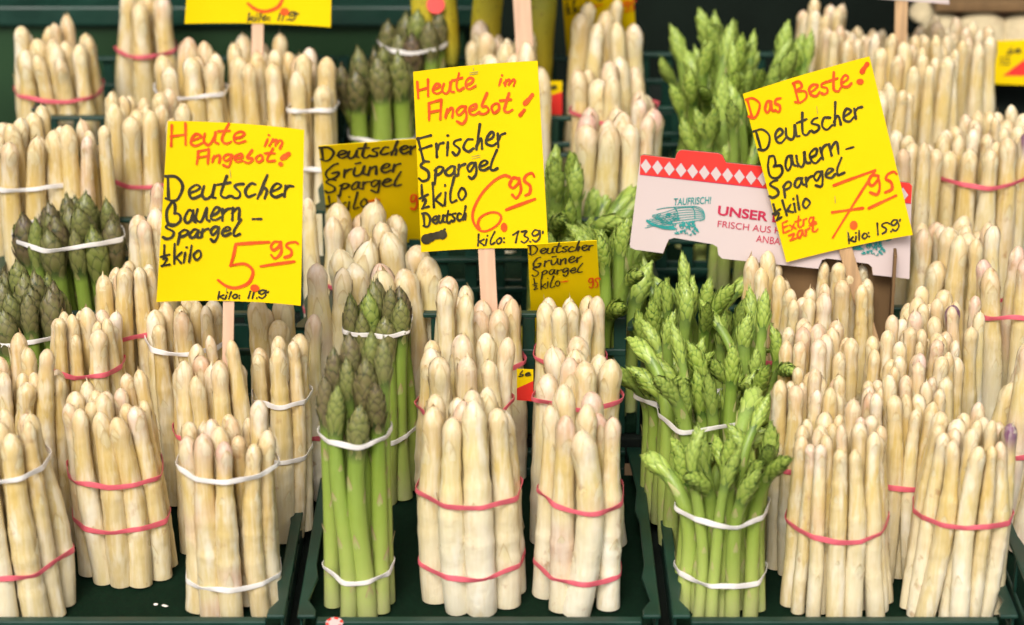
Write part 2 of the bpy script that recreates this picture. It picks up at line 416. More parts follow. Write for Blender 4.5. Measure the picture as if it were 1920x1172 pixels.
def rubber_band(stalks, zb, mat, parent, width=.0042, tilt=None):
    tx, ty = tilt if tilt else (random.uniform(-.05, .05), random.uniform(-.04, .04))
    th = .0008; pts = []; cc = np.mean([[np.interp(zb, P[:, 2], P[:, 0]), np.interp(zb, P[:, 2], P[:, 1])] for P, r in stalks], axis=0)
    for P, r in stalks:
        if P[-1, 2] < zb + .01: continue
        x = np.interp(zb, P[:, 2], P[:, 0]); y = np.interp(zb, P[:, 2], P[:, 1])
        zz = zb + tx * (x - cc[0]) + ty * (y - cc[1])
        x = np.interp(zz, P[:, 2], P[:, 0]); y = np.interp(zz, P[:, 2], P[:, 1])
        a = np.linspace(0, 2 * np.pi, 22, endpoint=False)
        rr = r * 1.012 + .0001
        pts += list(np.stack([x + rr * np.cos(a), y + rr * np.sin(a)], -1))
    H = hull2(pts); H = np.vstack([H, H[:1]])
    d = np.concatenate([[0], np.cumsum(np.linalg.norm(np.diff(H, axis=0), axis=1))]); n = 170
    t = np.linspace(0, d[-1], n, endpoint=False)
    C = np.stack([np.interp(t, d, H[:, 0]), np.interp(t, d, H[:, 1])], -1)
    nx = C - cc; tg = np.roll(C, -1, 0) - np.roll(C, 1, 0); tg /= np.linalg.norm(tg, axis=1)[:, None]
    nr = np.stack([tg[:, 1], -tg[:, 0]], -1)
    k1, k2 = random.uniform(0, 6.28), random.uniform(0, 6.28); s = t / d[-1] * 2 * math.pi
    z = zb + tx * nx[:, 0] + ty * nx[:, 1] + .0012 * np.sin(2 * s + k1) + .0006 * np.sin(5 * s + k2)
    tw = np.clip((np.sin(3 * s + k1) - .6) * 2.2, 0, 1) * .4 + .12 * np.sin(7 * s + k2)      # local twist of the flat rubber
    hw = width * .5 * (1 + .12 * np.sin(4 * s + k2))
    cs = [(-1, -.5), (-.6, -1), (.6, -1), (1, -.5), (1, .5), (.6, 1), (-.6, 1), (-1, .5)]
    V = np.zeros((n, 8, 3))
    for j, (a, b) in enumerate(cs):
        zz = a * hw * np.cos(tw) - b * th * .5 * np.sin(tw); rr = a * hw * np.sin(tw) + b * th * .5 * np.cos(tw) + th * .35
        V[:, j, 0] = C[:, 0] + nr[:, 0] * rr; V[:, j, 1] = C[:, 1] + nr[:, 1] * rr; V[:, j, 2] = z + zz
    idx = np.arange(n * 8).reshape(n, 8); r1 = np.roll(idx, -1, 0); c1 = np.roll(idx, -1, 1)
    q = np.stack([idx, r1, np.roll(r1, -1, 1), c1], -1).reshape(-1, 4)
    return np_mesh('rubber_band', V.reshape(-1, 3), [q], M[mat], None, False, parent)

def bez(t, a, b): return a + (b - a) * (t * t * (3 - 2 * t))

def bunch(b):
    kind = b['k']; X, Y, z0 = b['pos']; h = b['h']; R, r = b['R'], b['r']; lod = b['lod']
    name = {'W': 'white_asparagus_bunch', 'G': 'green_asparagus_bunch', 'D': 'purple_asparagus_bunch', 'S': 'white_asparagus_stalk'}[kind]
    grp = {'W': 'bunches of white asparagus', 'G': 'bunches of green asparagus', 'D': 'bunches of purple green asparagus', 'S': 'loose white asparagus'}[kind]
    cat = 'asparagus stalk' if kind == 'S' else 'asparagus bunch'
    e = empty(name, (X, Y, z0 + .0008), b['label'], cat, grp)
    lx, ly = b.get('lean', (random.uniform(-.006, .006), random.uniform(-.006, .004)))
    sb, st2 = b.get('sb', random.uniform(.95, 1.04)), b.get('st', random.uniform(.90, 1.0))
    pos = [(0, 0, 0)] if kind == 'S' else packing(R, r)
    stalks = []
    npath = 26
    ptint = b.get('tint', (.25, .15)); ptint = (min(1, ptint[0] * 1.15), min(.85, ptint[1] * .6 + (.60 if b['px'] < 550 else .34 if b['px'] > 1400 else .07))); purple = b.get('purple', 0)
    front = sorted(range(len(pos)), key=lambda i: pos[i][0] * math.sin(pos[i][1]))
    pset = set(random.sample(front[:max(2, len(front) // 2)], purple)) if purple else set()
    for i, (rho, ph, ring) in enumerate(pos):
        rs = r * random.choice((random.uniform(.72, .95), random.uniform(.9, 1.1), random.uniform(.95, 1.14)))
        x, y = rho * math.cos(ph), rho * math.sin(ph)
        L = h * (1 + random.uniform(-.055, .035)) - (.006 if ring == 0 else 0) * random.random()
        if kind == 'W' and random.random() < .13: L += random.choice((-.022, .012, .015))
        if kind == 'G': L = h * random.uniform(b.get('gl', .72), 1.12)
        if kind == 'D': L -= b.get('dome', .022) * (rho / R) ** 2
        L += b.get('slope', 0) * y / R
        if b.get('hv'): L += random.uniform(-b['hv'], b['hv'])
        if i in pset: L = h * 1.02
        jx, jy = random.gauss(0, .10 * r), random.gauss(0, .10 * r)
        bx, by = random.gauss(0, .26 * r), random.gauss(0, .26 * r)
        wx, wy = random.gauss(0, .12 * r), random.gauss(0, .12 * r)
        t = np.linspace(0, 1, npath)
        zb_ = random.uniform(0, .004) if ring else random.uniform(0, .002)
        if kind in 'WS':
            s = np.where(t < .42, bez(t / .42, sb, 1.0), bez((t - .42) / .58, 1.0, st2))
            P = np.stack([x * s + lx * t + jx + bx * (2 * t - 1) ** 2 + wx * np.sin(t * 5 + ph) , y * s + ly * t + jy + by * (2 * t - 1) ** 2 + wy * np.sin(t * 4 + ph), zb_ + t * L], -1)
            tint = (min(1, max(0, random.gauss(ptint[0], .20) if random.random() < .5 else ptint[0] * .35)), min(1, max(0, random.gauss(ptint[1], .18))), 1.0 if i in pset else 0.0, 1)
            white_stalk(P, rs, e, tint, lod)
        else:
            amax = b.get('bend', 0.0)
            al_end = (amax * random.uniform(.1, 1.15) * (rho / R + .35)) if kind == 'G' else random.uniform(0, .10)
            az = ph + random.gauss(0, .7)
            if kind == 'G' and random.random() < .3: az += random.uniform(-1.5, 1.5)
            ang = al_end * np.clip((t - .5) / .5, 0, 1) ** 1.3
            if kind == 'G' and random.random() < .3: ang = ang - random.uniform(.4, 1.0) * np.clip((t - .78) / .22, 0, 1) ** 1.5
            ds = L / (npath - 1)
            hx = np.concatenate([[0], np.cumsum(np.sin(ang[1:]) * ds)]); hz = np.concatenate([[0], np.cumsum(np.cos(ang[1:]) * ds)])
            s = np.where(t < .42, bez(t / .42, sb, 1.0), bez((t - .42) / .58, 1.0, st2))
            P = np.stack([x * s + lx * t + jx + hx * math.cos(az) + wx * 2 * np.sin(t * 5 + ph), y * s + ly * t + jy + hx * math.sin(az) + wy * 2 * np.sin(t * 4 + ph), zb_ + hz], -1)
            if kind == 'D': tint = (min(1, max(0, random.gauss(.85, .18))), random.uniform(0, .25), b.get('dk', 0.0) + random.uniform(0, .25), 1)
            else: tint = (random.uniform(0, .06), random.uniform(.0, .38), random.uniform(0, .45), 1)
            green_stalk(P, rs, e, tint, lod, kind == 'D')
        stalks.append((P, rs))
    for zb, colr in b['zb']:
        rubber_band(stalks, zb, colr, e, b.get('bw', .0050))
    return e

TABLE = []
def add(k, px, py, w, sw, bands, label, h=.205, **kw):
    TABLE.append(dict(k=k, px=px, py=py, w=w, sw=sw, bands=bands, label=label, h=h, **kw))
r, w = 'red_band', 'white_band'
# left crate, front to back
add('W', 12, 775, 205, 54, [(905, w), (1088, r)], 'white asparagus bunch cut off by the left picture edge, white band over red band', lean=(-.010, 0), sb=.98, by=1190)
add('W', 226, 742, 195, 48, [(915, r), (1000, r)], 'white asparagus bunch with two close red rubber bands standing back from front rim', lean=(-.012, -.004), h=.192, sb=1.0, by=1108)
add('W', 424, 800, 188, 50, [(888, w), (1112, w)], 'white asparagus bunch with two white rubber bands and one pink blushed stalk', tint=(.3, .2), h=.185, st=.98, by=1174)
add('W', 408, 668, 160, 46, [(838, r)], 'yellowish white asparagus bunch right behind the bunch with two white bands', tint=(.25, .4))
add('W', 515, 640, 125, 46, [(768, w), (872, w)], 'narrow yellowish asparagus bunch under right half of the 5,95 sign', tint=(.15, .6))
add('W', 345, 572, 165, 48, [(648, w)], 'yellowish asparagus bunch with one white band below the 5,95 sign', tint=(.15, .5))
add('W', 160, 588, 160, 44, [(713, r)], 'white asparagus bunch with uneven tips below the purple green bunches at left', tint=(.15, .45), hv=.010)
add('W', 42, 655, 160, 44, [], 'white asparagus bunch behind the left edge bunch, one tall bent tip', tint=(.15, .45), hv=.015)
add('W', 222, 482, 145, 42, [(638, r)], 'white asparagus bunch left of the 5,95 sign with a low red band', tint=(.2, .3))
add('D', 146, 374, 212, 46, [(472, w)], 'domed purple green asparagus bunch with white band behind left white bunches', dk=.55, lean=(-.012, -.004))
add('D', 52, 478, 180, 44, [(640, w)], 'purple green asparagus bunch at left picture edge in front of the domed one', dk=.45, lean=(-.01, -.004))
add('W', 288, 388, 110, 44, [], 'pink tipped white asparagus bunch half hidden by left edge of the 5,95 sign', tint=(.7, .1))
add('W', 262, 192, 195, 46, [(352, r)], 'blurred white asparagus bunch above the 5,95 sign with low red band', tint=(.15, .45))
add('W', 55, 232, 180, 48, [(360, w)], 'blurred white asparagus bunch at left edge with thin white band', tint=(.1, .4))
add('W', 112, 105, 175, 44, [(192, r)], 'blurred white asparagus bunch in front of the dark green board, tips uneven', tint=(.15, .5), hv=.014)
add('W', 392, 62, 145, 48, [(118, w)], 'blurred white asparagus bunch directly under the topmost yellow sign', tint=(.15, .5))
add('W', 482, 140, 190, 46, [], 'blurred white asparagus bunch behind the top edge of the 5,95 sign', tint=(.2, .45))
add('W', 268, -12, 130, 50, [(108, r)], 'blurred white asparagus bunch left of the topmost yellow sign, tips out of frame', tint=(.2, .4))
add('W', 578, 84, 96, 44, [(215, w), (322, w)], 'narrow blurred yellowish bunch in front of green board right of the topmost sign', tint=(.1, .6))
# centre crate
add('D', 665, 690, 142, 43, [(835, w), (1090, w)], 'front purple tipped green asparagus bunch with two white bands', h=.238, hv=.010, st=1.0, sb=1.04, tall=.012, dome=.010, slope=.034, dk=.2, by=1166)
add('D', 708, 540, 140, 40, [(628, w), (835, w)], 'domed purple green bunch standing behind the front purple tipped bunch', dk=.3)
add('W', 884, 752, 215, 64, [(955, r), (1092, r)], 'thick white asparagus bunch with two red bands at front beside the green one', tint=(.25, .05), st=.93, by=1166)
add('W', 1092, 758, 182, 62, [(962, r), (1098, r)], 'thick purple tipped white bunch with two red bands, right end of middle crate front', tint=(.60, .05), st=.93, by=1166)
add('W', 875, 640, 188, 58, [(790, r)], 'thick white asparagus bunch in the second row behind the front bunch in the middle', tint=(.3, .12))
add('W', 1086, 650, 174, 60, [(772, r)], 'thick white asparagus bunch in the second row below the small ochre sign', tint=(.2, .15))
add('W', 890, 562, 166, 52, [(700, r)], 'white asparagus bunch holding the stick of the 6,95 sign', tint=(.3, .25))
add('W', 1070, 558, 146, 48, [(692, r)], 'white asparagus bunch whose tips cover the bottom of the small ochre sign', tint=(.2, .15))
add('W', 718, 505, 235, 74, [], 'very thick white asparagus bunch behind the domed purple green bunch', tint=(.2, .08))
add('W', 690, 402, 200, 64, [(560, r)], 'thick white asparagus bunch covering the bottom of the ochre sign at left', tint=(.35, .08))
add('S', 588, 372, 46, 46, [(586, r)], 'single pale white asparagus stalk with red band right of the 5,95 sign', tint=(.3, .0), h=.20)
add('S', 586, 596, 46, 50, [(822, r)], 'single pinkish white asparagus stalk left of the purple tipped bunch', tint=(.45, .05), h=.20, by=945)
add('G', 1076, 318, 170, 40, [], 'fanned green asparagus bunch right beside the 6,95 sign', bend=1.5, h=.20)
add('G', 1148, 372, 150, 40, [], 'fanned green asparagus bunch touching the left end of the printed carton', bend=1.6, h=.20)
add('G', 1120, 445, 170, 40, [], 'drooping green asparagus bunch right of the small ochre sign', bend=1.6, h=.19)
add('D', 712, 135, 140, 44, [(268, w)], 'blurred purple green asparagus bunch above the ochre sign', hv=.018, dk=.5)
add('D', 768, 18, 130, 42, [(102, w)], 'blurred domed purple green bunch at the top edge beside the bananas', dk=.4)
add('W', 950, 45, 165, 52, [], 'blurred white asparagus bunch in front of the bananas at the top', tint=(.25, .3))
add('W', 1136, 30, 152, 48, [], 'blurred white asparagus bunch covering the top ochre sign', tint=(.2, .3))
add('W', 1152, 125, 176, 54, [(232, r)], 'blurred white asparagus bunch below the top ochre sign, second of its column', tint=(.25, .25))
add('W', 1138, 212, 200, 56, [], 'blurred pink tipped white bunch behind the fanned green asparagus', tint=(.75, .1))
# right crate
add('G', 1362, 790, 180, 40, [(988, w), (1108, w)], 'front green asparagus bunch with fanned tips and two white bands', bend=1.55, h=.205, sb=1.10, st=1.15, tall=.008, gl=.80, by=1178)
add('G', 1338, 655, 190, 38, [(815, w)], 'green asparagus bunch with fanned tips behind the front green bunch', bend=1.45, h=.205)
add('G', 1300, 520, 190, 36, [(742, w)], 'green asparagus bunch under the printed carton, stems with pale bands', bend=1.4, h=.215)
add('G', 1265, 610, 120, 34, [(760, w)], 'slim green asparagus bunch at the left rim of the right crate, dark stems', bend=1.5, h=.205)
add('G', 1412, 600, 120, 34, [], 'slim green asparagus bunch touching the narrow yellowish bunch under the carton', bend=1.5, h=.205)
add('W', 1583, 798, 206, 42, [(1018, r)], 'slim white asparagus bunch with one red band beside the front green bunch', tint=(.2, .2), sb=1.12, st=.90, by=1178)
add('W', 1806, 795, 196, 42, [(997, r)], 'slim white asparagus bunch with one red band at the front right end', tint=(.25, .15), sb=1.10, st=.92, purple=1, lean=(.010, 0), by=1180)
add('W', 1535, 708, 168, 40, [(890, r)], 'slim white asparagus bunch directly behind the slim front bunch beside the green', tint=(.2, .35))
add('W', 1540, 622, 168, 40, [], 'slim pink tipped bunch below the carton, third from the front', tint=(.45, .3))
add('W', 1735, 715, 195, 40, [(918, r)], 'slim white asparagus bunch between the two front right bunches with red band', tint=(.2, .2))
add('W', 1712, 635, 195, 38, [], 'slim white asparagus bunch below the right end of the carton', tint=(.2, .3))
add('W', 1905, 660, 150, 62, [(866, r)], 'thick white asparagus bunch cut off by the right picture edge', tint=(.35, .1), lean=(.02, 0), purple=0)
add('W', 1440, 505, 112, 42, [(682, r)], 'narrow yellowish bunch under the carton right of the green asparagus', tint=(.1, .4), h=.215)
add('W', 1592, 508, 130, 38, [], 'yellowish asparagus bunch around the stick of the 7,95 sign', tint=(.1, .45))
add('W', 1765, 572, 195, 44, [], 'white asparagus bunch with one deep purple tip right of the carton', tint=(.25, .3), purple=1)
add('W', 1790, 462, 190, 50, [], 'white asparagus bunch beside the lower right corner of the carton', tint=(.3, .2))
add('W', 1900, 440, 120, 56, [(605, r)], 'pink tipped white bunch at the right edge above the purple tip', tint=(.75, .15))
add('G', 1372, 62, 200, 34, [], 'blurred green asparagus bunch at the top edge', bend=1.0, h=.21)
add('G', 1392, 185, 200, 36, [], 'blurred green asparagus bunch above the printed carton', bend=1.1, h=.20)
add('G', 1335, 115, 150, 36, [], 'blurred green asparagus bunch left of the other blurred green ones', bend=1.1, h=.205)
add('G', 1460, 120, 110, 36, [], 'blurred green asparagus bunch left of the upper corner of the 7,95 sign', bend=1.0, h=.205)
add('W', 1548, 6, 115, 36, [], 'blurred slim bunch right of the top green asparagus', tint=(.1, .4))
add('W', 1690, 28, 185, 36, [], 'blurred slim white bunch left of the mushrooms', tint=(.1, .4))
add('W', 1608, 98, 150, 36, [], 'blurred slim bunch peeping over the 7,95 sign', tint=(.3, .35))
add('W', 1785, 95, 180, 38, [], 'blurred slim white bunch left of the yellow red tag', tint=(.2, .3))
add('W', 1842, 195, 190, 42, [(352, r)], 'blurred white bunch with one purple tip below the yellow red tag', tint=(.2, .3), purple=1)
add('W', 1872, 272, 150, 46, [(420, r)], 'blurred white bunch at right edge with pink band above the sharp ones', tint=(.2, .2))
add('W', 1712, 232, 130, 38, [], 'blurred slim white bunch right beside the 7,95 sign', tint=(.25, .3))
add('W', 158, 238, 110, 44, [], 'blurred narrow white bunch second from the left edge in its row', tint=(.15, .4))
add('W', 1655, 175, 130, 38, [], 'blurred slim bunch with tips level with the top of the 7,95 sign', tint=(.2, .3))
add('W', 850, 478, 110, 56, [], 'thick white bunch under lower left corner of the 6,95 sign', tint=(.3, .1))
add('W', 945, 118, 150, 46, [], 'blurred white bunch behind the upper edge of the 6,95 sign', tint=(.25, .2))
add('W', 1500, 545, 110, 38, [], 'slim yellowish bunch in front of the brown carton wall', tint=(.2, .4))
add('W', 520, 568, 120, 58, [], 'thick white bunch right under the lower right corner of the 5,95 sign', tint=(.2, .1))
add('W', 622, 470, 92, 58, [], 'thick pinkish white bunch right of the 5,95 sign, left of the very thick bunch', tint=(.5, .05))
# stable distances: real positions, then push standing bunches apart
for b in TABLE:
    P = place(b['px'], b['py'], b['h'] - b.get('tall', 0)); b['P0'] = P.copy(); b['pos'] = P.copy()
    s = scale_at(P + np.array([0, 0, b['h']])); b['R'] = b['w'] / 2 / s; b['r'] = b['sw'] * .90 / 2 / s
    if 'by' in b:                                              # bunches whose foot is in the picture
        y = at_z(b['px'], b['by'], 0)[1] + b['R']; T = at_y(b['px'], b['py'], y); b['h'] = T[2]
        P[:2] = T[0], y; P[2] = 0; b['P0'] = P.copy(); b['pos'] = P.copy()
for it in range(120):
    for i, a in enumerate(TABLE):
        for c in TABLE[i + 1:]:
            d = c['pos'][:2] - a['pos'][:2]; L = np.hypot(*d); need = (a['R'] + c['R']) * .97
            if L < need:
                u_ = d / max(L, 1e-4); m = (need - L) * .25 * u_ * np.array([.35, 1.0])
                fa, fc = 'by' in a, 'by' in c
                if not fa: a['pos'][:2] -= m * (2 if fc else 1)
                if not fc: c['pos'][:2] += m * (2 if fa else 1)
    for b in TABLE: b['pos'][:2] += (b['P0'][:2] - b['pos'][:2]) * .04
for b in TABLE:
    p = b['pos']; p[2] = floor_z(p[1], b['px'])
    # keep the tips on the same picture height when the step changed
    d = at_z(b['px'], b['py'], p[2] + b['h'])
    z_t = at_y(b['px'], b['py'], p[1])[2]
    if 'by' in b: b['h'] += b.get('tall', 0)
    else: b['h'] = min(max(z_t - p[2] + b.get('tall', 0), b['h'] * .88), b['h'] * 1.14)
    b['lod'] = 0 if p[1] < .42 else 1
    b['zb'] = []
    for py, colr in b['bands']:
        z = at_y(b['px'], py, p[1] - b['R'])[2] - p[2]
        b['zb'].append((min(max(z, .012), b['h'] * .82), colr))
BY = {}
for b in TABLE: BY[b['label']] = b
def ypos(key): return next(b for b in TABLE if key in b['label'])['pos']

# ------------------------------------------------------------------ ground, stand, crates
def plane_obj(name, x0, x1, y0, y1, z, mat):
    return setp(MB().box(x0, x1, y0, y1, z - .05, z).build(name, mat), kind='structure')
plane_obj('ground', -60, 60, -60, 60, -.78, M['asphalt'])
tb = empty('market_table', (0, .4, -.78), 'stepped wooden market stand carrying the green crates', 'market stand')
def at_tb(mb, nm, mat, bev=.002):
    o = mb.build(nm, mat, tb, bev); o.location = (0, -.4, .78); return o
mbs = MB()
for xa, xb, off in ((-1.1, .1495, 0), (.15, 1.1, .08)):
    for a, b_, z in ((-.16, .283 + off, -.012), (.283 + off, .503 + off * .75, .038), (.503 + off * .75, .723 + off * .5, .088), (.723 + off * .5, 1.25, .138)):
        mbs.box(xa, xb, a, b_, z - .03, z)
at_tb(mbs, 'step_board', M['stand'])
for x in (-1.0, 1.0):
    for y in (-.1, 1.2): at_tb(MB().box(x - .03, x + .03, y - .03, y + .03, -.78, -.045 if y < 0 else .105), 'leg', M['wood_dark'])
at_tb(MB().box(-1.07, 1.07, 1.26, 1.29, -.5, .10), 'rear_apron', M['wood_dark'])

def rim_poly(x, side, y0, y1, wd):
    """top rim of a crate side wall: wide at the posts, narrow between, seen from above"""
    ys = [y0, y0 + .012, y0 + .030, y0 + .075, y0 + .10, y0 + .19, y0 + .215, y0 + .265, y1]
    ws = [1.25, 1.2, .62, 1.05, .8, .8, 1.05, .75, 1.2]
    ys = [min(v, y1 - .0005 * (len(ys) - i)) for i, v in enumerate(ys)]; ys[-1] = y1
    outer = [(x, v) for v in ys]; inner = [(x - side * wd * k, v) for v, k in zip(ys, ws)]
    return outer + inner[::-1]
def crate(x0, x1, y0, y1, z, hf, hs, label, rimw=.013, skip_front=False):
    e = empty('vegetable_crate', ((x0 + x1) / 2, (y0 + y1) / 2, z), label, 'crate', 'dark green plastic crates')
    off = -np.array(e.location)
    def bld(mb, nm, mat, bev=.0012):
        o = mb.build(nm, mat, e, bev); o.location = off; return o
    bld(MB().box(x0 + .004, x1 - .004, y0 + .004, y1 - .004, z - .010, z - .0005), 'felt_mat', M['mat'], .0)
    for nm, sx in (('side_wall', x0), ('side_wall', x1)):
        s = 1 if sx == x1 else -1
        m = MB(); m.prism(rim_poly(sx, s, y0, y1, rimw), z + hs - .004, z + hs)
        xa, xb = sorted((sx - s * .0015, sx - s * .0045))
        m.box(xa, xb, y0 + .002, y1 - .002, z - .011, z + hs * .35)
        n = max(3, int((y1 - y0) / .055))
        for i in range(n + 1):
            yy = y0 + .006 + (y1 - y0 - .018) * i / n
            m.box(xa + .0002, xb - .0002, yy, yy + .008, z + hs * .35, z + hs - .0042)
        bld(m, nm, M['crate'])
    for nm, yy, s, hh in (('front_wall', y0, -1, hf), ('rear_wall', y1, 1, hs)):
        m = MB(); ya, yb = sorted((yy, yy - s * .010)); xa, xb = x0 + rimw * 1.3, x1 - rimw * 1.3
        m.box(xa, xb, ya, yb, z + hh - .005, z + hh)
        yc, yd = sorted((yy - s * .002, yy - s * .0055))
        m.box(xa, xb, yc, yd, z - .011, z + max(.006, hh * .28))
        n = max(4, int((x1 - x0) / .034))
        if hh > .05:
            for i in range(n + 1):
                xx = xa + (xb - xa - .013) * i / n
                m.box(xx, xx + .013, yc + .0003, yd - .0003, z + hh * .28, z + hh - .0052)
            m.box(xa, xb, yc - .0006, yd + .0006, z + hh * .62, z + hh * .68)
        else:
            m.box(xa, xb, yc + .0003, yd - .0003, z + hh * .28, z + hh - .0052)
        bld(m, nm, M['crate'])
    return e
YF = -.085
def xz(px, py, z): return float(at_z(px, py, z)[0])
HS0 = .030
xA1 = float(at_z(533, 1155, HS0)[0]); xB0 = float(at_z(556, 1160, HS0)[0])
xB1 = float(at_z(1240, 1160, HS0)[0]); xC0 = float(at_z(1262, 1160, HS0)[0]); xC1 = float(at_z(1912, 1160, HS0)[0])
xA0 = xA1 - .36
cols = [(xA0, xA1, 'left'), (xB0, xB1, 'middle'), (xC0, xC1, 'right')]
rows = [(YF, .278, 0.0, .0235, HS0, 'front'), (.288, .500, .05, .125, .11, 'second'), (.508, .720, .10, .10, .11, 'third'), (.728, .96, .15, .10, .11, 'rear')]
rows_r = [(YF, .358, 0.0, .0235, HS0, 'front'), (.368, .560, .05, .10, .11, 'second'), (.568, .760, .10, .10, .11, 'third'), (.768, .98, .15, .10, .11, 'rear')]
for x0, x1, cn in cols:
    for y0, y1, z, hf, hs_, rn in (rows_r if cn == 'right' else rows):
        crate(x0, x1, y0, y1, z, hf, hs_, 'dark green plastic crate, %s row of the display, %s column' % (rn, cn))
crate(xC1 + .006, xC1 + .36, YF, .358, 0.0, .0235 + .03, .06, 'dark green plastic crate whose corner shows at the right front edge')

# dark green stacked crate wall behind, left, and a dark board behind everything
yb = 1.02
e = empty('stacked_crate', (-.40, yb, .15), 'large dark green crate standing behind the bunches on the left with a thick lip', 'crate')
zl = float(at_y(200, 45, yb)[2])
def bld2(m, nm, mat, bev=.003):
    o = m.build(nm, mat, e, bev); o.location = (.40, -yb, -.15); return o
bld2(MB().box(-.95, -.06, yb, yb + .02, .139, zl - .002), 'front_panel', M['backboard'])
bld2(MB().box(-.97, -.045, yb - .012, yb + .035, zl, zl + .026), 'lip', M['crate'])
bld2(MB().box(-.95, -.06, yb + .2, yb + .22, .139, zl + .02), 'rear_panel', M['crate'])
bld2(MB().box(-.065, -.045, yb + .0205, yb + .2, .139, zl - .01), 'side_panel', M['crate'])
bb = MB().box(-1.2, 1.2, 1.30, 1.33, -.3, .75).build('rear_board', mat_simple('dark_board', (.006, .010, .007), .9, .3, 8, 0, .1), None, .003)
setp(bb, 'dark upright board closing the stall behind the crates', 'board')

# ------------------------------------------------------------------ build all bunches
for b in TABLE: bunch(b)

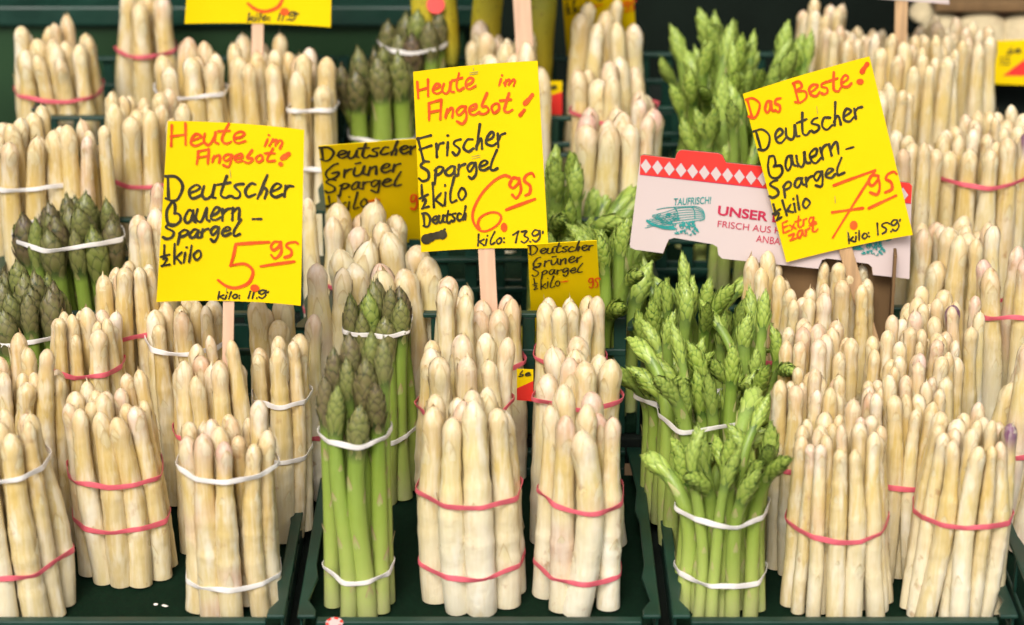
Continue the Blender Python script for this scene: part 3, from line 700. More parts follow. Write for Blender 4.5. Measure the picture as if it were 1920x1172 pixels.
#@@PART2
# ------------------------------------------------------------------ handwriting: marker strokes
# glyph -> (advance, [strokes]); 'S' splined stroke, 'L' straight, 'O' closed ring, 'T' thick blob, '.' dot ; cap height 1
G_ = {
 'H': (.66, [('L', [(.06, 1), (0, 0)]), ('L', [(.56, 1.02), (.48, .02)]), ('L', [(.02, .44), (.52, .52)])]),
 'e': (.50, [('S', [(.06, .27), (.33, .36), (.42, .5), (.28, .6), (.09, .42), (.06, .14), (.22, 0), (.46, .13)])]),
 'a': (.52, [('S', [(.42, .52), (.24, .56), (.04, .25), (.10, .02), (.28, .14), (.42, .52)]), ('S', [(.42, .52), (.38, .12), (.5, 0)])]),
 'u': (.56, [('S', [(.08, .56), (.01, .2), (.12, 0), (.30, .14), (.44, .56)]), ('S', [(.44, .56), (.38, .12), (.52, .02)])]),
 't': (.50, [('S', [(.36, 1), (.17, .42), (.13, .12), (.26, 0), (.44, .12)]), ('L', [(-.02, .64), (.44, .66)])]),
 'i': (.24, [('L', [(.12, .5), (.01, 0)]), ('.', [(.17, .80)])]),
 'm': (.62, [('L', [(.10, .48), (0, 0)]), ('S', [(.04, .25), (.22, .50), (.27, .40), (.2, .06)]), ('S', [(.22, .2), (.42, .48), (.5, .38), (.42, -.04)])]),
 'A': (.70, [('S', [(0, 0), (.06, .5), (.08, .92)]), ('L', [(.08, .92), (.58, 1.02)]), ('L', [(.58, 1.02), (.48, 0)]), ('L', [(.05, .42), (.52, .5)])]),
 'n': (.46, [('L', [(.07, .5), (0, 0)]), ('S', [(.03, .25), (.26, .52), (.36, .42), (.29, 0)])]),
 'g': (.50, [('S', [(.40, .52), (.22, .58), (.04, .34), (.12, .10), (.34, .38), (.42, .54)]), ('S', [(.42, .54), (.36, -.05), (.2, -.36), (.02, -.18)])]),
 'b': (.44, [('S', [(.36, 1.02), (.10, .42), (.30, .36), (.36, .16), (.18, -.02), (0, .06)])]),
 'o': (.46, [('O', [(.22, .5), (.04, .28), (.14, 0), (.36, .18), (.34, .44)])]),
 'D': (.74, [('L', [(.07, .96), (.07, .06)]), ('S', [(-.02, .97), (.34, .95), (.60, .55), (.42, .10), (.18, -.04), (-.02, .10)])]),
 's': (.44, [('S', [(.40, .56), (.20, .54), (.10, .42), (.30, .22), (.26, .03), (.10, -.02), (0, .07)])]),
 'c': (.46, [('S', [(.42, .48), (.22, .54), (.03, .22), (.16, 0), (.42, .10)])]),
 'h': (.46, [('L', [(.40, 1.04), (.05, .02)]), ('S', [(.10, .16), (.28, .44), (.34, .34), (.28, 0)])]),
 'r': (.40, [('L', [(.08, .5), (.01, 0)]), ('S', [(.05, .28), (.2, .47), (.36, .5)])]),
 'B': (.74, [('S', [(.28, 1.0), (.07, .6), (.08, .16), (.30, -.06), (.58, .12), (.58, .42), (.38, .52)]), ('S', [(.28, 1.0), (.44, .92), (.42, .62), (.36, .5)])]),
 'P': (.62, [('L', [(.10, 1), (.04, .02)]), ('S', [(.04, .97), (.36, .98), (.42, .72), (.12, .54), (.46, .40), (.44, .10), (.12, -.04), (-.08, .06)])]),
 'p': (.52, [('L', [(.12, .5), (.0, -.36)]), ('S', [(.06, .38), (.28, .58), (.44, .44), (.32, .2), (.08, .12)])]),
 'l': (.40, [('S', [(.40, 1.02), (.12, .42), (.05, .06), (.16, 0), (.34, .08)])]),
 'I': (.22, [('L', [(.18, .85), (.0, .0)])]),
 'k': (.46, [('L', [(.10, 1), (0, 0)]), ('L', [(.38, .52), (.07, .26)]), ('L', [(.10, .28), (.36, 0)])]),
 '-': (.44, [('L', [(0, .26), (.36, .30)])]),
 '/': (.60, [('L', [(.20, 1.05), (.18, .62)]), ('L', [(0, .5), (.40, .56)]), ('S', [(.08, .36), (.20, .42), (.27, .32), (.06, .02)]), ('L', [(.06, .02), (.36, .05)])]),
 'F': (.66, [('L', [(.05, .95), (.10, -.02)]), ('L', [(.03, .95), (.58, .97)]), ('L', [(.08, .5), (.52, .56)])]),
 'S': (.62, [('S', [(.50, .93), (.28, .98), (.12, .78), (.42, .40), (.36, .06), (.14, -.02), (0, .14)])]),
 'G': (.72, [('S', [(.56, .96), (.32, .90), (.04, .42), (.16, .02), (.46, .10), (.54, .38), (.32, .38)])]),
 'U': (.56, [('S', [(.08, .56), (.01, .2), (.12, 0), (.30, .14), (.44, .56)]), ('S', [(.44, .56), (.38, .12), (.52, .02)]), ('L', [(.14, .80), (.34, .84)])]),
 'z': (.50, [('S', [(.02, .5), (.36, .54), (.30, .40), (.02, .04)]), ('L', [(.02, .04), (.44, .08)])]),
 'x': (.46, [('L', [(.03, .5), (.36, 0)]), ('L', [(.40, .48), (.0, .0)])]),
 'E': (.58, [('L', [(.12, .96), (0, .02)]), ('L', [(.12, .96), (.52, 1.0)]), ('L', [(.06, .50), (.42, .54)]), ('L', [(0, .02), (.46, .06)])]),
 '5': (.58, [('S', [(.66, .84), (.56, 1.0), (.26, .95), (.16, .72), (.34, .46), (.30, .12), (.04, .0)])]),
 '9': (.58, [('S', [(.48, .95), (.22, 1.02), (.02, .74), (.14, .52), (.40, .72), (.48, .97)]), ('S', [(.48, .97), (.44, .35), (.20, 0), (.0, .18)])]),
 '1': (.26, [('L', [(.14, 1), (0, 0)])]),
 '7': (.46, [('L', [(0, .72), (.34, 1.02)]), ('L', [(.34, 1.02), (.12, 0)])]),
 '3': (.48, [('S', [(.06, .92), (.36, .96), (.20, .56), (.42, .28), (.18, -.04), (0, .08)])]),
 ':': (.24, [('.', [(.06, .42)]), ('.', [(.04, .06)])]),
 '.': (.20, [('.', [(.05, .03)])]),
 "'": (.16, [('L', [(.08, .95), (.02, .78)])]),
 ' ': (.40, []),
}
def spline(p, n=9, closed=False):
    p = np.array(p, float)
    if closed: p = np.vstack([p[-1], p, p[0], p[1]])
    else: p = np.vstack([2 * p[0] - p[1], p, 2 * p[-1] - p[-2]])
    out = []
    for i in range(1, len(p) - 2):
        t = np.linspace(0, 1, n, endpoint=False)[:, None]
        a, b, c, d = p[i - 1], p[i], p[i + 1], p[i + 2]
        out.append(.5 * (2 * b + (c - a) * t + (2 * a - 5 * b + 4 * c - d) * t ** 2 + (3 * b - a - 3 * c + d) * t ** 3))
    out.append(p[-2][None]); return np.vstack(out)
def word(text, p0, p1, cap, wd, jit=.03):
    """strokes in photo pixels, baseline p0 -> p1"""
    adv = sum(G_[c][0] for c in text[:-1]) + G_[text[-1]][0] * .85
    p0, p1 = np.array(p0, float), np.array(p1, float); L = np.linalg.norm(p1 - p0); ex = (p1 - p0) / L; ey = np.array([ex[1], -ex[0]])
    sx = L / adv; x = 0; out = []
    for ch in text:
        a, sts = G_[ch]; dy = random.gauss(0, jit) * cap; sc = random.uniform(.94, 1.06)
        for ty, pts in sts:
            q = np.array(pts, float) + np.array([[random.gauss(0, jit * .6), random.gauss(0, jit * .6)] for _ in pts]) * (1 if ty != '.' else .3)
            q = spline(q) if ty == 'S' else spline(q, closed=True) if ty == 'O' else q
            if ty == 'L': q = np.linspace(q[0], q[1], 6)
            px = p0 + (x + q[:, :1]) * sx * ex + (q[:, 1:] * sc * cap + dy) * ey
            out.append((px, wd))
        x += a
    return out

class Board:
    """a flat card standing in the scene: plane through a point, leaning back by `lean` and turned by `yaw`; photo pixels map onto it"""
    def __init__(s, P, lean=0.0, yaw=0.0, curl=0.0):
        s.P = np.array(P, float); a, y = R_(lean), R_(yaw)
        s.n = np.array([math.sin(y) * math.cos(a), -math.cos(y) * math.cos(a), math.sin(a)])
        s.e1 = np.array([math.cos(y), math.sin(y), 0]); s.e2 = np.cross(s.n, s.e1); s.e2 = -s.e2 if s.e2[2] < 0 else s.e2
        s.curl = curl; s.c0 = None
    def hit(s, px, py):
        d = ray(px, py); return CAM + d * (np.dot(s.P - CAM, s.n) / np.dot(d, s.n))
    def uv(s, px, py):
        q = s.hit(px, py) - s.P; return np.array([q @ s.e1, q @ s.e2])
    def world(s, uv, off=0.0):
        uv = np.asarray(uv, float); o = off + s.curl * (uv[..., 0] - (s.c0 or 0)) ** 2
        return s.P + uv[..., :1] * s.e1 + uv[..., 1:2] * s.e2 + np.asarray(o)[..., None] * s.n
    def mpp(s, px, py): return 1.0 / scale_at(s.hit(px, py))

def strokes_mesh(bd, strokes, name, mat, parent, off0=.0008):
    V, quads, tris = [], [], []; base = 0; off = off0 - 0
    o = np.array(parent.location) if parent else np.zeros(3)
    for si, (px, wd) in enumerate(strokes):
        offs = off0 + si * .000012
        uv = np.array([bd.uv(*p) for p in px]); hw = wd * .5 * bd.mpp(*px[0])
        if len(uv) == 1:
            a = np.linspace(0, 2 * np.pi, 14, endpoint=False); e = random.uniform(.8, 1.15)
            ring = uv[0] + hw * 1.15 * np.stack([np.cos(a) * e, np.sin(a) / e], -1)
            W_ = bd.world(np.vstack([ring, uv]), offs) - o; V.append(W_)
            tris.append(np.array([[base + 14, base + i, base + (i + 1) % 14] for i in range(14)])); base += 15; continue
        t = np.gradient(uv, axis=0); t /= np.maximum(np.linalg.norm(t, axis=1), 1e-9)[:, None]; nn = np.stack([-t[:, 1], t[:, 0]], -1)
        k = np.linspace(0, 1, len(uv)); ph = random.uniform(0, 6)
        ww = hw * (1 + .16 * np.sin(k * 5 + ph) + .06 * np.sin(k * 19 + ph))
        L_, R2 = uv + nn * ww[:, None], uv - nn * ww[:, None]; n = len(uv)
        a = np.linspace(-np.pi / 2, np.pi / 2, 7)
        cap1 = uv[-1] + ww[-1] * (np.cos(a)[:, None] * t[-1] + np.sin(a)[:, None] * nn[-1])
        cap0 = uv[0] + ww[0] * (-np.cos(a)[:, None] * t[0] + np.sin(a)[:, None] * nn[0])
        W_ = bd.world(np.vstack([L_, R2, cap1, uv[-1:], cap0, uv[:1]]), offs) - o; V.append(W_)
        i = np.arange(n - 1) + base
        quads.append(np.stack([i, i + n, i + n + 1, i + 1], -1))
        c1 = base + 2 * n; c0 = c1 + 8
        tris.append(np.array([[c1 + 7, c1 + j, c1 + j + 1] for j in range(6)] + [[c0 + 7, c0 + j + 1, c0 + j] for j in range(6)]))
        base += 2 * n + 16
    fs = ([np.vstack(quads)] if quads else []) + ([np.vstack(tris)] if tris else [])
    return np_mesh(name, np.vstack(V), fs, mat, None, False, parent)

def card_mesh(bd, corners, thick, name, mat, parent, nu=24):
    """corners TL TR BR BL in photo pixels"""
    c = [bd.uv(*p) for p in corners]; bd.c0 = float(np.mean([q[0] for q in c]))
    o = np.array(parent.location); V = []; nv = 12
    g = lambda f, j: (1 - j) * ((1 - f) * c[0] + f * c[1]) + j * ((1 - f) * c[3] + f * c[2])
    for off in (0.0, -thick):
        for j in range(nv + 1):
            for i in range(nu + 1): V.append(bd.world(g(i / nu, j / nv), off) - o)
    m = nu + 1; k = m * (nv + 1); q = []
    for j in range(nv):
        for i in range(nu):
            a = j * m + i; q += [[a, a + m, a + m + 1, a + 1], [k + a, k + a + 1, k + a + m + 1, k + a + m]]
    for i in range(nu):
        a = nv * m + i; q += [[i, i + 1, k + i + 1, k + i], [a, k + a, k + a + 1, a + 1]]
    for j in range(nv):
        a = j * m; b_ = a + nu; q += [[a, k + a, k + a + m, a + m], [b_, b_ + m, k + b_ + m, k + b_]]
    return np_mesh(name, np.array(V), [np.array(q)], mat, None, False, parent)
def stick_mesh(bd, p_top, p_bot, wpx, name, mat, parent, extra=.05):
    a, b = bd.uv(*p_top), bd.uv(*p_bot); d = (b - a) / np.linalg.norm(b - a); nn = np.array([-d[1], d[0]]); hw = wpx * .5 * bd.mpp(*p_bot)
    b = b + d * extra; o = np.array(parent.location); V = []
    for off in (-.0014, -.0034):
        for p, s in ((a, 1), (a, -1), (b, -1), (b, 1)): V.append(bd.P + (p + nn * hw * s)[0] * bd.e1 + (p + nn * hw * s)[1] * bd.e2 + off * bd.n - o)
    q = np.array([[0, 1, 2, 3], [4, 7, 6, 5], [0, 4, 5, 1], [1, 5, 6, 2], [2, 6, 7, 3], [3, 7, 4, 0]])
    ob = np_mesh(name, np.array(V), [q], mat, None, False, parent)
    bv = ob.modifiers.new('bevel', 'BEVEL'); bv.width = .0004; bv.segments = 1
    return ob
def words(strokes, gap=9.0):
    bx = [(np.min(p, 0) - gap * .5 - w * .5, np.max(p, 0) + gap * .5 + w * .5) for p, w in strokes]; n = len(bx); g = list(range(n))
    def root(i):
        while g[i] != i: i = g[i]
        return i
    for i in range(n):
        for j in range(i):
            if np.all(bx[i][0] < bx[j][1]) and np.all(bx[j][0] < bx[i][1]): g[root(i)] = root(j)
    out = {}
    for i in range(n): out.setdefault(root(i), []).append(strokes[i])
    return list(out.values())
def sign(label, bd, corners, black, red, stick=None, stick_mat='wood', wire=None, card='card'):
    P = bd.hit(*(stick[1] if stick else corners[3]))
    e = empty('price_sign', P, label, 'price sign', 'yellow hand written price signs')
    card_mesh(bd, corners, .0008, 'card', M[card], e)
    for ink, ss, o_, lab in (('black_ink', black, .0008, 'black handwriting'), ('red_ink', red, .0012, 'red handwriting')):
        for grp in words(ss or []): strokes_mesh(bd, grp, 'lettering', M[ink], e, o_)['label'] = lab
    if wire: strokes_mesh(bd, wire, 'staple', M['steel'], e, .0010)
    if stick: stick_mesh(bd, stick[0], stick[1], stick[2], 'stick', M[stick_mat], e, stick[3] if len(stick) > 3 else .05)
    return e
def sp(pts, w): return (spline(pts, 10), w)
def ln(a, b, w): return (np.linspace(a, b, 8), w)
def dot(p, w): return (np.array([p], float), w)
def shift(strokes, dx, dy): return [(np.asarray(p) + np.array([dx, dy]), w) for p, w in strokes]

# 5,95 sign
b1 = (word('Heute', (322, 271), (458, 269), 37, 4.6) + word('im', (496, 271), (530, 274), 27, 4.2)
      + word('Angebot', (369, 304), (514, 302), 25, 4.4) + [sp([(543, 284), (535, 290), (529, 294)], 9), dot((527, 304.5), 8)])
red1 = b1 + [ln((443, 457), (505, 452), 6), sp([(442, 457), (438, 478), (432, 498)], 5.4),
             sp([(432, 497), (459, 494), (474, 506), (470, 524), (459, 534), (440, 539), (423, 534.5), (409, 524)], 5.6),
             dot((478, 539), 14), ln((489, 498), (553, 486), 5.4)] + word('95', (509, 482), (555, 478), 30, 5)
blk1 = (word('Deutscher', (314, 372), (550, 369), 43, 5.4) + word('Bauern', (313, 418), (452, 410), 42, 5.2) + [ln((474, 410), (490, 409.5), 5)]
        + word('Spargel', (309, 444), (449, 441), 28, 5.2) + word('/kiIo', (305, 491), (379, 486), 36, 4.4)
        + word("kiIo: 11.9'", (409, 560), (506, 558), 14, 3.4))
w1 = [ln((431, 318), (433, 333), 1.2), ln((424.5, 533), (424.7, 545), 1.4)]
y1 = ypos('right behind the bunch with two white')[1] + .012
sign('yellow 5,95 price sign for Deutscher Bauernspargel, square to the viewer at left', Board(at_y(427, 640, y1), 3, 0, 1.9),
     [(316, 224), (572, 239), (565, 569), (296, 560)], blk1, red1, ((430, 440), (427, 655), 21, .05), wire=w1)
# topmost copy, only its bottom edge in the picture
y4 = ypos('directly under the topmost')[1] + .03
sign('yellow price sign at the top edge, only its bottom with the price in view', Board(at_y(482, 60, y4), 3, 0, 1.6),
     [(371, -296), (628, -280), (621, 48), (349, 40)], shift(blk1, 56, -521), shift(red1, 56, -518), ((484, -60), (482, 130), 22, .04))
# 6,95 sign
red2 = (word('Heute', (785, 181), (889, 165), 32, 4.4) + word('im', (935, 160), (968, 158), 23, 4) + word('Angebot', (804, 223), (960, 208), 35, 4.8)
        + [sp([(998, 175), (991, 184), (984, 192)], 8), sp([(983, 204), (979, 209), (975, 214)], 6.5),
           sp([(955, 330), (945, 328), (926, 338.5), (903, 363), (888, 392), (887, 413), (898, 430), (913, 432), (932, 421), (939.5, 406.6), (932, 398), (916, 398.5), (901, 407), (896, 419), (899, 428)], 5),
           dot((945, 425), 13), ln((949, 392), (1003, 370), 5.6)] + word('95', (961, 372), (1003, 363), 37, 5.2))
blk2 = (word('Frischer', (789, 297), (950, 270), 45, 5) + word('Spargel', (787, 336), (934, 317), 34, 5) + word('/kilo', (790, 389), (876, 373), 42, 4.6)
        + word('Deutsch', (795, 421), (876, 411), 24, 4.4) + [sp([(800, 445), (815, 440), (829, 438)], 17), ln((829, 434), (834, 428), 4)]
        + word("kilo: 73.9'", (896, 460), (1021, 448), 21, 3.6))
w2 = [ln((880.5, 136), (896, 134), 1.3), ln((880.5, 139.5), (896, 137.5), 1.3), ln((887, 126), (888, 131), 1.2), ln((892, 156), (892, 164), 1), ln((884, 293), (900, 290), 1), ln((885, 297), (900, 294), 1)]
y2 = ypos('holding the stick of the 6,95')[1] + .01
sign('yellow 6,95 price sign for Frischer Spargel, stands in the middle', Board(at_y(915, 560, y2), 3, 0, 1.6),
     [(775, 132), (1008, 112), (1028, 462), (790, 470)], blk2, red2, ((905, 330), (917, 572), 31, .06), wire=w2)
# 7,95 sign
red3 = (word('Das', (1405, 217), (1466, 203), 38, 4.6) + word('PesteX'.replace('X', ''), (1494, 191), (1596, 160), 36, 4.6)
        + [sp([(1625, 119), (1620, 126), (1616, 133)], 9), dot((1612, 152), 11),
           ln((1563, 347), (1640, 317), 5), sp([(1640, 317), (1602, 378), (1561, 445)], 4.2), ln((1560, 397.5), (1617, 388.6), 5), dot((1600, 421), 14), ln((1628, 388.6), (1678, 362.6), 5)]
        + word('95', (1633, 366), (1680, 354), 36, 5) + word('Extra', (1468, 435), (1528, 416), 20, 3.2) + word('zart', (1481, 450), (1534, 432), 21, 3.6))
blk3 = (word('Deutscher', (1423, 280), (1619, 218), 41, 4.8) + word('Bauern', (1443, 334), (1576, 288), 43, 5) + [ln((1586, 279), (1600, 275), 4)]
        + word('Spargel', (1443, 367), (1583, 325), 29, 4.8) + word('/kiIo', (1454, 412), (1520, 384), 29, 4.6) + word("kiIo: 15.9'", (1592, 455), (1692, 424), 19, 3.6))
w3 = [ln((1531, 199), (1533, 213), 1), ln((1565, 367), (1566, 380), 1.2), ln((1588, 432), (1590, 446), 1)]
y3 = ypos('around the stick of the 7,95')[1] - .01
bd3 = Board(at_y(1607, 560, y3), 3, 0, 1.3)
sign('yellow 7,95 price sign for Deutscher Bauernspargel, tilted, in front of the carton', bd3,
     [(1391, 172), (1630, 105), (1709, 435), (1474, 491)], blk3, red3, ((1560, 380), (1616, 572), 25, .05), 'wood_dark', wire=w3)
# ochre signs in the shade
def green_sign(label, bd, corners, dx, dy, k, stick):
    bl = word('Deutscher', (603, 300), (783, 285), 25, 5.2) + word('GrUner', (610.5, 336), (752, 318), 28, 5.2) + word('Spargel', (610, 359), (752, 347), 25, 4.8) + word('/kilo', (614, 398), (690, 386), 30, 4.2)
    rd = [ln((690, 376), (711, 373), 4.5)] + word('95', (772, 392), (800, 388), 26, 4.5)
    f = lambda ss: [((np.asarray(p) - np.array([598, 273])) * k + np.array([dx, dy]), w_ * k) for p, w_ in ss]
    return sign(label, bd, corners, f(bl), f(rd), stick)
y5 = ypos('covering the bottom of the ochre')[1] + ypos('covering the bottom of the ochre')[1] * 0 + .062
green_sign('yellow Deutscher Gruener Spargel sign half behind the 6,95 sign', Board(at_y(700, 400, y5), -29, 0, .1),
           [(597, 274), (792, 260), (806, 452), (620, 462)], 598, 273, 1.0, ((700, 380), (705, 470), 22, .06))
y6 = ypos('cover the bottom of the small')[1] + .055
green_sign('small yellow Deutscher Gruener Spargel sign right below the 6,95 sign', Board(at_y(1055, 560, y6), -29, 0, .1),
           [(989, 459), (1119, 451), (1129, 615), (997, 621)], 989.5, 459, .665, ((1060, 560), (1062, 640), 16, .05))
y7 = ypos('covering the top ochre sign')[1] + .06
green_sign('blurred yellow Spargel sign at the top edge behind white bunches', Board(at_y(1122, 40, y7), -29, 0, .1),
           [(1050, -62), (1184, -70), (1195, 100), (1063, 106)], 1050, -62, .70, ((1122, 20), (1124, 110), 16, .05))
# sticks of signs above the frame
yq = ypos('in front of the bananas')[1] + .005
sign('wooden stick of a yellow sign standing above the top edge in the middle', Board(at_y(980, 30, yq), 3), [(830, -290), (1070, -300), (1090, -40), (842, -34)], None, None, ((975, -60), (981, 44), 33, .05))
yq = ypos('left of the mushrooms')[1] - .01
sign('white card at the top edge on a brown stick, right', Board(at_y(1690, 30, yq), 3), [(1600, -250), (1760, -262), (1780, 8), (1628, -4)], None, None, ((1692, -60), (1690, 44), 24, .05), 'wood_dark', card='panel')

# ------------------------------------------------------------------ printed carton
yk = ypos('under the printed carton, stems')[1] + .045
bk = Board(at_y(1445, 470, yk), 6, 0, 0)
ck = empty('printed_carton', bk.hit(1445, 500), 'pale printed carton with red diamond border among the green and white bunches', 'carton')
ok_ = np.array(ck.location)
outline = [(1201, 293), (1206, 290.5), (1266, 298), (1269, 288), (1274, 282.5), (1281, 281.5), (1346, 287.5), (1354, 291), (1361, 305), (1480, 317), (1705, 343), (1710, 349),
           (1705, 523), (1637, 515.5), (1635, 501), (1628, 494.5), (1550, 484.5), (1541, 488), (1534, 504), (1354, 485), (1347, 478), (1345, 463), (1336, 458), (1264, 446), (1254, 449), (1248, 462), (1243, 475), (1190, 468), (1182, 464), (1181, 458)]
def slab(bd, poly, off, thick, name, mat, parent, bevel=0):
    bm = bmesh.new(); o = np.array(parent.location)
    f_ = [bm.verts.new(bd.world(bd.uv(*p), off) - o) for p in poly]; b_ = [bm.verts.new(bd.world(bd.uv(*p), off - thick) - o) for p in poly]
    n = len(poly); faces = [bm.faces.new(f_), bm.faces.new(b_[::-1])]
    for i in range(n): bm.faces.new((f_[i], b_[i], b_[(i + 1) % n], f_[(i + 1) % n]))
    bmesh.ops.recalc_face_normals(bm, faces=bm.faces)
    bmesh.ops.triangulate(bm, faces=faces)
    me = bpy.data.meshes.new(name); bm.to_mesh(me); bm.free(); me.materials.append(M[mat])
    ob = bpy.data.objects.new(name, me); link(ob, parent); return ob
slab(bk, outline, 0, .0008, 'printed_face', 'panel', ck)
slab(bk, [(x + (1.2 if x < 1445 else -1.2), y) for x, y in outline], -.0009, .003, 'board_core', 'brown_board', ck)
# red border band with rounded tab, and the row of diamonds
band = outline[:12] + [(1708, 382), (1432, 353), (1199.6, 327.5)]
slab(bk, band, .0003, .0002, 'red_border', 'panel_red', ck)
slab(bk, [(1199.7, 326.3), (1432, 351.4), (1708, 380.2), (1708, 382.4), (1432, 353.4), (1199.6, 327.7)], .0005, .0001, 'border_line', 'panel_pur', ck)
V, T = [], []
for i in range(23):
    cx, cy = 1211 + 21.9 * i, 311.3 + 2.42 * i
    if cx + 10 > 1708: break
    for hx, hy, off in ((11.2, 14.6, .00055), (10.0, 13.2, .0008)):
        pass
for hx, hy, off, mt, nm in ((11.3, 14.9, .00055, 'panel_pur', 'diamond_outline'), (10.1, 13.4, .0008, 'panel', 'diamond_row')):
    V = []; Q = []
    for i in range(23):
        cx, cy = 1211 + 21.9 * i, 311.3 + 2.42 * i
        k = len(V); V += [bk.world(bk.uv(cx + a, cy + b), off) - ok_ for a, b in ((0, -hy), (-hx, -hx * .11), (0, hy), (hx, hx * .11))]
        Q.append([k, k + 1, k + 2, k + 3])
    np_mesh(nm, np.array(V), [np.array(Q)], M[mt], None, False, ck)
def printed(text, p0, p1, cap, name, mat, bold=0.0, shear=0.0, n_w=None):
    cu = bpy.data.curves.new(name, 'FONT'); cu.body = text; cu.size = 1.0; cu.offset = bold; cu.shear = shear
    tmp = bpy.data.objects.new('tmp', cu); COL.objects.link(tmp)
    bpy.context.view_layer.update()
    me = bpy.data.meshes.new_from_object(tmp); bpy.data.objects.remove(tmp)
    n = len(me.vertices); co = np.zeros(n * 3); me.vertices.foreach_get('co', co); co = co.reshape(n, 3)
    x0, x1 = co[:, 0].min(), co[:, 0].max(); y1 = co[:, 1].max()
    p0, p1 = np.array(p0, float), np.array(p1, float); L = np.linalg.norm(p1 - p0); ex = (p1 - p0) / L; ey = np.array([ex[1], -ex[0]])
    px = p0 + ((co[:, :1] - x0) / (x1 - x0) * L) * ex + (co[:, 1:2] / y1 * cap) * ey
    W_ = np.array([bk.world(bk.uv(*p), .0009) - ok_ for p in px])
    me.vertices.foreach_set('co', W_.astype(np.float32).reshape(-1)); me.materials.clear(); me.materials.append(M[mat]); me.update()
    o = bpy.data.objects.new(name, me); link(o, ck); return o
printed('TAUFRISCH!', (1264, 384.5), (1334, 381), 13, 'lettering', 'teal', .012, .22)
printed('UNSER D', (1345, 402), (1468, 418), 17.5, 'lettering', 'panel_pur', .028)
printed('FRISCH AUS H', (1345, 425), (1463, 438.5), 12, 'lettering', 'panel_pur', .0)
printed('ANBA', (1417, 453), (1462, 459), 13, 'lettering', 'panel_pur', .0)
# teal line drawing of a tied asparagus bundle, printed twice
def drawing(dx, dy):
    st_ = random.getstate(); random.seed(3); S = []
    for k in range(7):                                             # stalks of the bundle
        y0 = 396 + k * 4.0; x0 = 1226 - abs(k - 1.2) * 2.4 - k * .8
        S.append(sp([(x0, y0 + 7), (x0 + 22, y0 + 2), (1272, 390 + k * 4.6), (1304, 389.5 + k * 4.0), (1320, 398 + k * 2.0)], 1.3))
    S += [sp([(1231, 392.5), (1250, 389), (1282, 387.2), (1306, 387), (1318, 394), (1321, 409), (1312, 414)], 1.4)]
    S += [sp([(1265, 389), (1270, 398), (1272, 410)], 2.0), sp([(1298, 387.5), (1302, 397), (1303, 409)], 2.0)]
    for k in range(30):                                            # tips and shading marks
        x = random.uniform(1216, 1268); y = random.uniform(398 + (1268 - x) * .10, 414 + (x - 1216) * .16)
        S.append(sp([(x, y), (x + 3, y - 2.2), (x + 7, y - .6), (x + 4, y + 1.8), (x, y)], 1.1))
    S += [sp([(1213.5, 413.5), (1225, 421), (1245, 427), (1264, 428)], 4.5), sp([(1218, 417), (1238, 423), (1262, 424)], 3.0)]
    for k in range(44):                                            # parsley
        x = random.uniform(1268, 1309); y = random.uniform(417, 438); a = random.uniform(0, 6.28)
        S.append(sp([(x, y), (x + 2.6 * math.cos(a), y + 2.6 * math.sin(a)), (x + 4.2 * math.cos(a + .9), y + 4.2 * math.sin(a + .9))], random.uniform(1.2, 2.6)))
    S += [sp([(1283, 434), (1289, 424), (1295, 416)], 1.4)]
    random.setstate(st_); return shift(S, dx, dy)
strokes_mesh(bk, drawing(0, 0), 'line_drawing', M['teal'], ck, .0009)
strokes_mesh(bk, drawing(350, 38), 'line_drawing', M['teal'], ck, .0009)
# brown inner walls of the carton behind the narrow bunches
def wall_between(pa, pb, ya, yb_, z0, z1, name):
    A = at_y(*pa, ya); B = at_y(*pb, yb_); d = B[:2] - A[:2]; d = d / np.linalg.norm(d); nn = np.array([-d[1], d[0]]) * .0015
    m = MB(); m.prism([tuple(A[:2] - nn), tuple(B[:2] - nn), tuple(B[:2] + nn), tuple(A[:2] + nn)], z0, z1)
    o = m.build(name, M['brown_board'], ck, .0004); o.location = -ok_; return o
wall_between((1400, 600), (1668, 600), .350, .350, .0015, .23, 'rear_wall')
wall_between((1668, 600), (1672, 600), .352, .310, .0015, .23, 'side_wall')

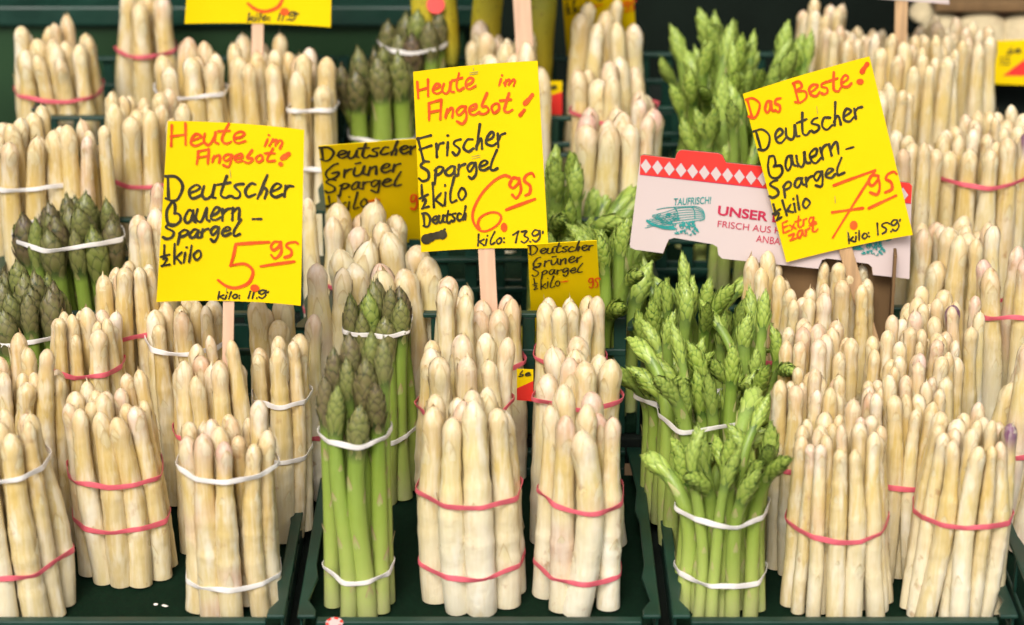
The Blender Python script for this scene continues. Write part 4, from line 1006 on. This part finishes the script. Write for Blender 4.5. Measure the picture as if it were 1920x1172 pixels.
# ------------------------------------------------------------------ bananas, mushrooms, tags, crumbs
def mat_banana():
    m, nt, p = newmat('banana_peel'); n = N(nt); al = n.attr('along'); v = n.coord()
    c = n.ramp(n.math('ADD', al, n.math('MULTIPLY', n.math('SUBTRACT', n.noise(v, 30), .5), .2)), [(0, (.05, .04, .02)), (.04, (.45, .42, .05)), (.25, (.50, .38, .02)), (.6, (.42, .38, .03)), (.85, (.22, .30, .04)), (1, (.10, .09, .03))])
    c = n.mix(n.math('MULTIPLY', n.rng(n.noise(v, 150, 2), .62, .72), .7), c, (.14, .07, .02))
    nt.links.new(c, p.inputs['Base Color']); p.inputs['Roughness'].default_value = .45; return m
M['banana'] = mat_banana()
def banana(P0, ang0, turn, L, r, az, parent):
    n = 24; t = np.linspace(0, 1, n); a = ang0 + turn * t; ds = L / (n - 1)
    h = np.concatenate([[0], np.cumsum(np.cos(a[1:]) * ds)]); z = np.concatenate([[0], np.cumsum(np.sin(a[1:]) * ds)])
    P = np.array(P0) + np.stack([h * math.cos(az), h * math.sin(az), z], -1)
    s_ = Stem(P, None); s_.prof = lambda q: r * np.interp(q / s_.L, [0, .02, .10, .3, .6, .85, .93, .96, 1], [.22, .3, .72, 1, 1, .72, .36, .28, .26])
    q = np.linspace(0, s_.L, 26); ph = np.linspace(0, 2 * np.pi, 15, endpoint=False); Q, PH = np.meshgrid(q, ph, indexing='ij')
    V = s_.at(Q, PH, r * .07 * np.cos(PH * 5)).reshape(-1, 3); idx = np.arange(26 * 15).reshape(26, 15); r1 = np.roll(idx, -1, 1)
    qd = np.stack([idx[:-1], r1[:-1], r1[1:], idx[1:]], -1).reshape(-1, 4)
    V = np.vstack([V, P[0], P[-1]]); tr = np.vstack([np.stack([np.full(15, 390), r1[0], idx[0]], -1), np.stack([np.full(15, 391), idx[-1], r1[-1]], -1)])
    return np_mesh('banana', V, [qd, tr], M['banana'], {'along': np.concatenate([Q.reshape(-1) / s_.L, [0, 1]])}, True, parent)
def banana_hand(loc, label, specs, sticker=None):
    e = empty('banana_bunch', loc, label, 'bananas')
    for sp_ in specs: banana(*sp_, e)
    if sticker: 
        s_ = empty('x', (0, 0, 0), None, None); bpy.data.objects.remove(s_)
        m = bmesh.new(); bmesh.ops.create_circle(m, cap_ends=True, radius=.011, segments=20, matrix=Matrix.Translation(sticker) @ Matrix.Rotation(R_(72), 4, 'X'))
        me = bpy.data.meshes.new('fruit_label'); m.to_mesh(me); m.free(); me.materials.append(M['panel_red']); link(bpy.data.objects.new('fruit_label', me), e)
    return e
yb1 = ypos('in front of the bananas')[1] + .12
Pb = at_y(862, 85, yb1)
banana_hand(Pb, 'yellow bananas at the top edge behind the blurred white bunch', [((-.035, 0, -.02), 1.35, .55, .20, .017, 2.8), ((-.008, .006, -.03), 1.25, .6, .20, .018, 2.9), ((.10, .02, -.09), 1.75, -.5, .21, .018, 0.2), ((.03, .01, -.05), 1.5, .4, .2, .018, 2.5)], Vector((-.028, -.018, .055)))
Pb2 = at_y(972, 640, ypos('holding the stick of the 6,95')[1] + .075)
banana_hand(Pb2, 'greenish yellow banana behind the bunch that holds the 6,95 sign', [((.010, .01, -.075), 1.45, .75, .165, .015, 3.0)])
M['mushroom'] = mat_simple('mushroom_cap', (.50, .41, .25), .75, .2, 50, .2, .2, ((.26, .17, .10), .5))
M['mushroom_brown'] = mat_simple('mushroom_gills', (.24, .145, .085), .8, .3, 60, .3, .2)
ym = 1.12
zs = .30
shelf = setp(MB().box(.55, 1.05, ym - .05, ym + .16, zs - .012, zs).build('mushroom_tray', M['brown_board'], None, .002), 'brown tray carrying the mushrooms at the top right', 'tray')
for i, (px, py, rad, tl, what) in enumerate([(1838, 62, .036, 50, 'middle one with pale gills turned to the viewer'), (1925, 66, .038, 40, 'one cut by the right picture edge'), (1768, 60, .030, 48, 'one behind the slim bunch tips'),
                                       (1812, 24, .036, 30, 'dark capped one on top'), (1745, 22, .028, 25, 'upper left one beside the white card'), (1890, 20, .030, 35, 'upper right one')]):
    P = at_y(px, py, ym - .045 + (.05 if py < 40 else 0)); e = empty('mushroom', P, 'large brown mushroom on the brown tray, ' + what, 'mushroom', 'brown mushrooms', (R_(tl), 0, random.uniform(-.2, .2)))
    def lathe(prof, nm, mt, seg=28):
        a = np.linspace(0, 2 * np.pi, seg, endpoint=False); p = np.array(prof)
        V = np.stack([p[:, :1] * np.cos(a) * (1 + .05 * np.sin(3 * a + i)), p[:, :1] * np.sin(a), p[:, 1:] + 0 * a], -1).reshape(-1, 3)
        idx = np.arange(len(p) * seg).reshape(len(p), seg); r1 = np.roll(idx, -1, 1)
        return np_mesh(nm, V, [np.stack([idx[:-1], r1[:-1], r1[1:], idx[1:]], -1).reshape(-1, 4)], M[mt], None, True, e)
    k = rad
    lathe([(.001, .42 * k), (.4 * k, .40 * k), (.75 * k, .26 * k), (.96 * k, .05 * k), (1.0 * k, -.10 * k), (.93 * k, -.14 * k)], 'cap', 'mushroom_brown' if i in (3, 5) else 'mushroom')
    lathe([(.93 * k, -.14 * k), (.6 * k, -.02 * k), (.22 * k, .02 * k)], 'gills', 'mushroom_brown')
    lathe([(.24 * k, .05 * k), (.20 * k, -.3 * k), (.22 * k, -.55 * k), (.001, -.56 * k)], 'stem', 'mushroom')

def tag_card(label, bd, corners, wedge, marks, ink='black_ink'):
    e = empty('packaging_tag', bd.hit(*corners[3]), label, 'tag', 'yellow and red packaging tags')
    card_mesh(bd, corners, .0008, 'card', M['card'], e)
    slab(bd, wedge, .0006, .0003, 'red_stripe', 'panel_red', e)
    strokes_mesh(bd, marks, 'lettering', M[ink], e, .0011)
    return e
yt = ypos('left of the yellow red tag')[1] + .11
tag_card('yellow tag with red corner at the right edge below the mushrooms', Board(at_y(1880, 120, yt), 3), [(1815, 79), (1935, 74), (1935, 160), (1815, 156)], [(1880, 142), (1930, 104), (1934, 142)],
         word('be', (1888, 100), (1915, 98), 11, 2.4) + [sp([(1875 + 2 * i, 108 + k * 6 + random.uniform(-.8, .8)) for i in range(10)], 1.6) for k in range(3)])
yt = ypos('second row behind the front bunch in the middle')[1] + .055
tag_card('small yellow tag with red stripe between the white bunches of the second row', Board(at_y(982, 745, yt), 3), [(969, 692), (1000, 693), (1000, 752), (969, 750)], [(969, 728), (1000, 714), (1000, 752), (969, 750)], word('be', (972, 706), (994, 704), 10, 2.4))
yt = ypos('second of its column')[1] + .06
tag_card('small blurred yellow tag with red stripe right beside the 6,95 sign', Board(at_y(1036, 190, yt), 3), [(1014, 152), (1054, 152), (1054, 215), (1014, 215)], [(1014, 185), (1054, 172), (1054, 215), (1014, 215)], word('be', (1018, 168), (1044, 166), 10, 2.4))
# round fruit sticker on the front rim, and peel crumbs on the felt
Ps = at_z(627, 1168, .0239)
m_ = bmesh.new(); bmesh.ops.create_cone(m_, cap_ends=True, radius1=.008, radius2=.008, depth=.0003, segments=24)
me = bpy.data.meshes.new('fruit_sticker'); m_.to_mesh(me); m_.free(); me.materials.append(M['panel']); fs = bpy.data.objects.new('fruit_sticker', me); link(fs)
fs.location = Ps; fs.rotation_euler = (R_(10), 0, 0); setp(fs, 'round white and red fruit sticker on the front rim of the middle crate', 'sticker')
m_ = bmesh.new()
for a in range(0, 360, 60):
    aa = [R_(a + d) for d in (0, 12, 24, 36)]
    vi = [m_.verts.new((.0052 * math.cos(x), .0052 * math.sin(x), .0003)) for x in aa]; vo = [m_.verts.new((.0078 * math.cos(x), .0078 * math.sin(x), .0003)) for x in aa]
    for i in range(3): m_.faces.new((vi[i], vo[i], vo[i + 1], vi[i + 1]))
me = bpy.data.meshes.new('red_ring'); m_.to_mesh(me); m_.free(); me.materials.append(M['panel_red']); link(bpy.data.objects.new('red_ring', me), fs)
for i, (px, py, what) in enumerate([(292, 1134, 'smaller one'), (308, 1137, 'larger one'), (1006, 1008, 'one between the thick front bunches')]):
    P = at_z(px, py, .0008); nv_ = 7; V = []
    for j in range(nv_):
        a = 6.283 * j / nv_; V.append((random.uniform(.0012, .0028) * math.cos(a) * (1.6 if i else 1), random.uniform(.0012, .0026) * math.sin(a), random.uniform(.0, .0012)))
    V.append((0, 0, .0014)); o = np_mesh('peel_flake', np.array(V), [np.array([[nv_, j, (j + 1) % nv_] for j in range(nv_)])], M['white_band'], None, False)
    o.location = P + np.array([0, 0, .0002]); setp(o, 'tiny pale peel flake on the green felt, ' + what, 'peel flake', 'peel flakes on the felt')
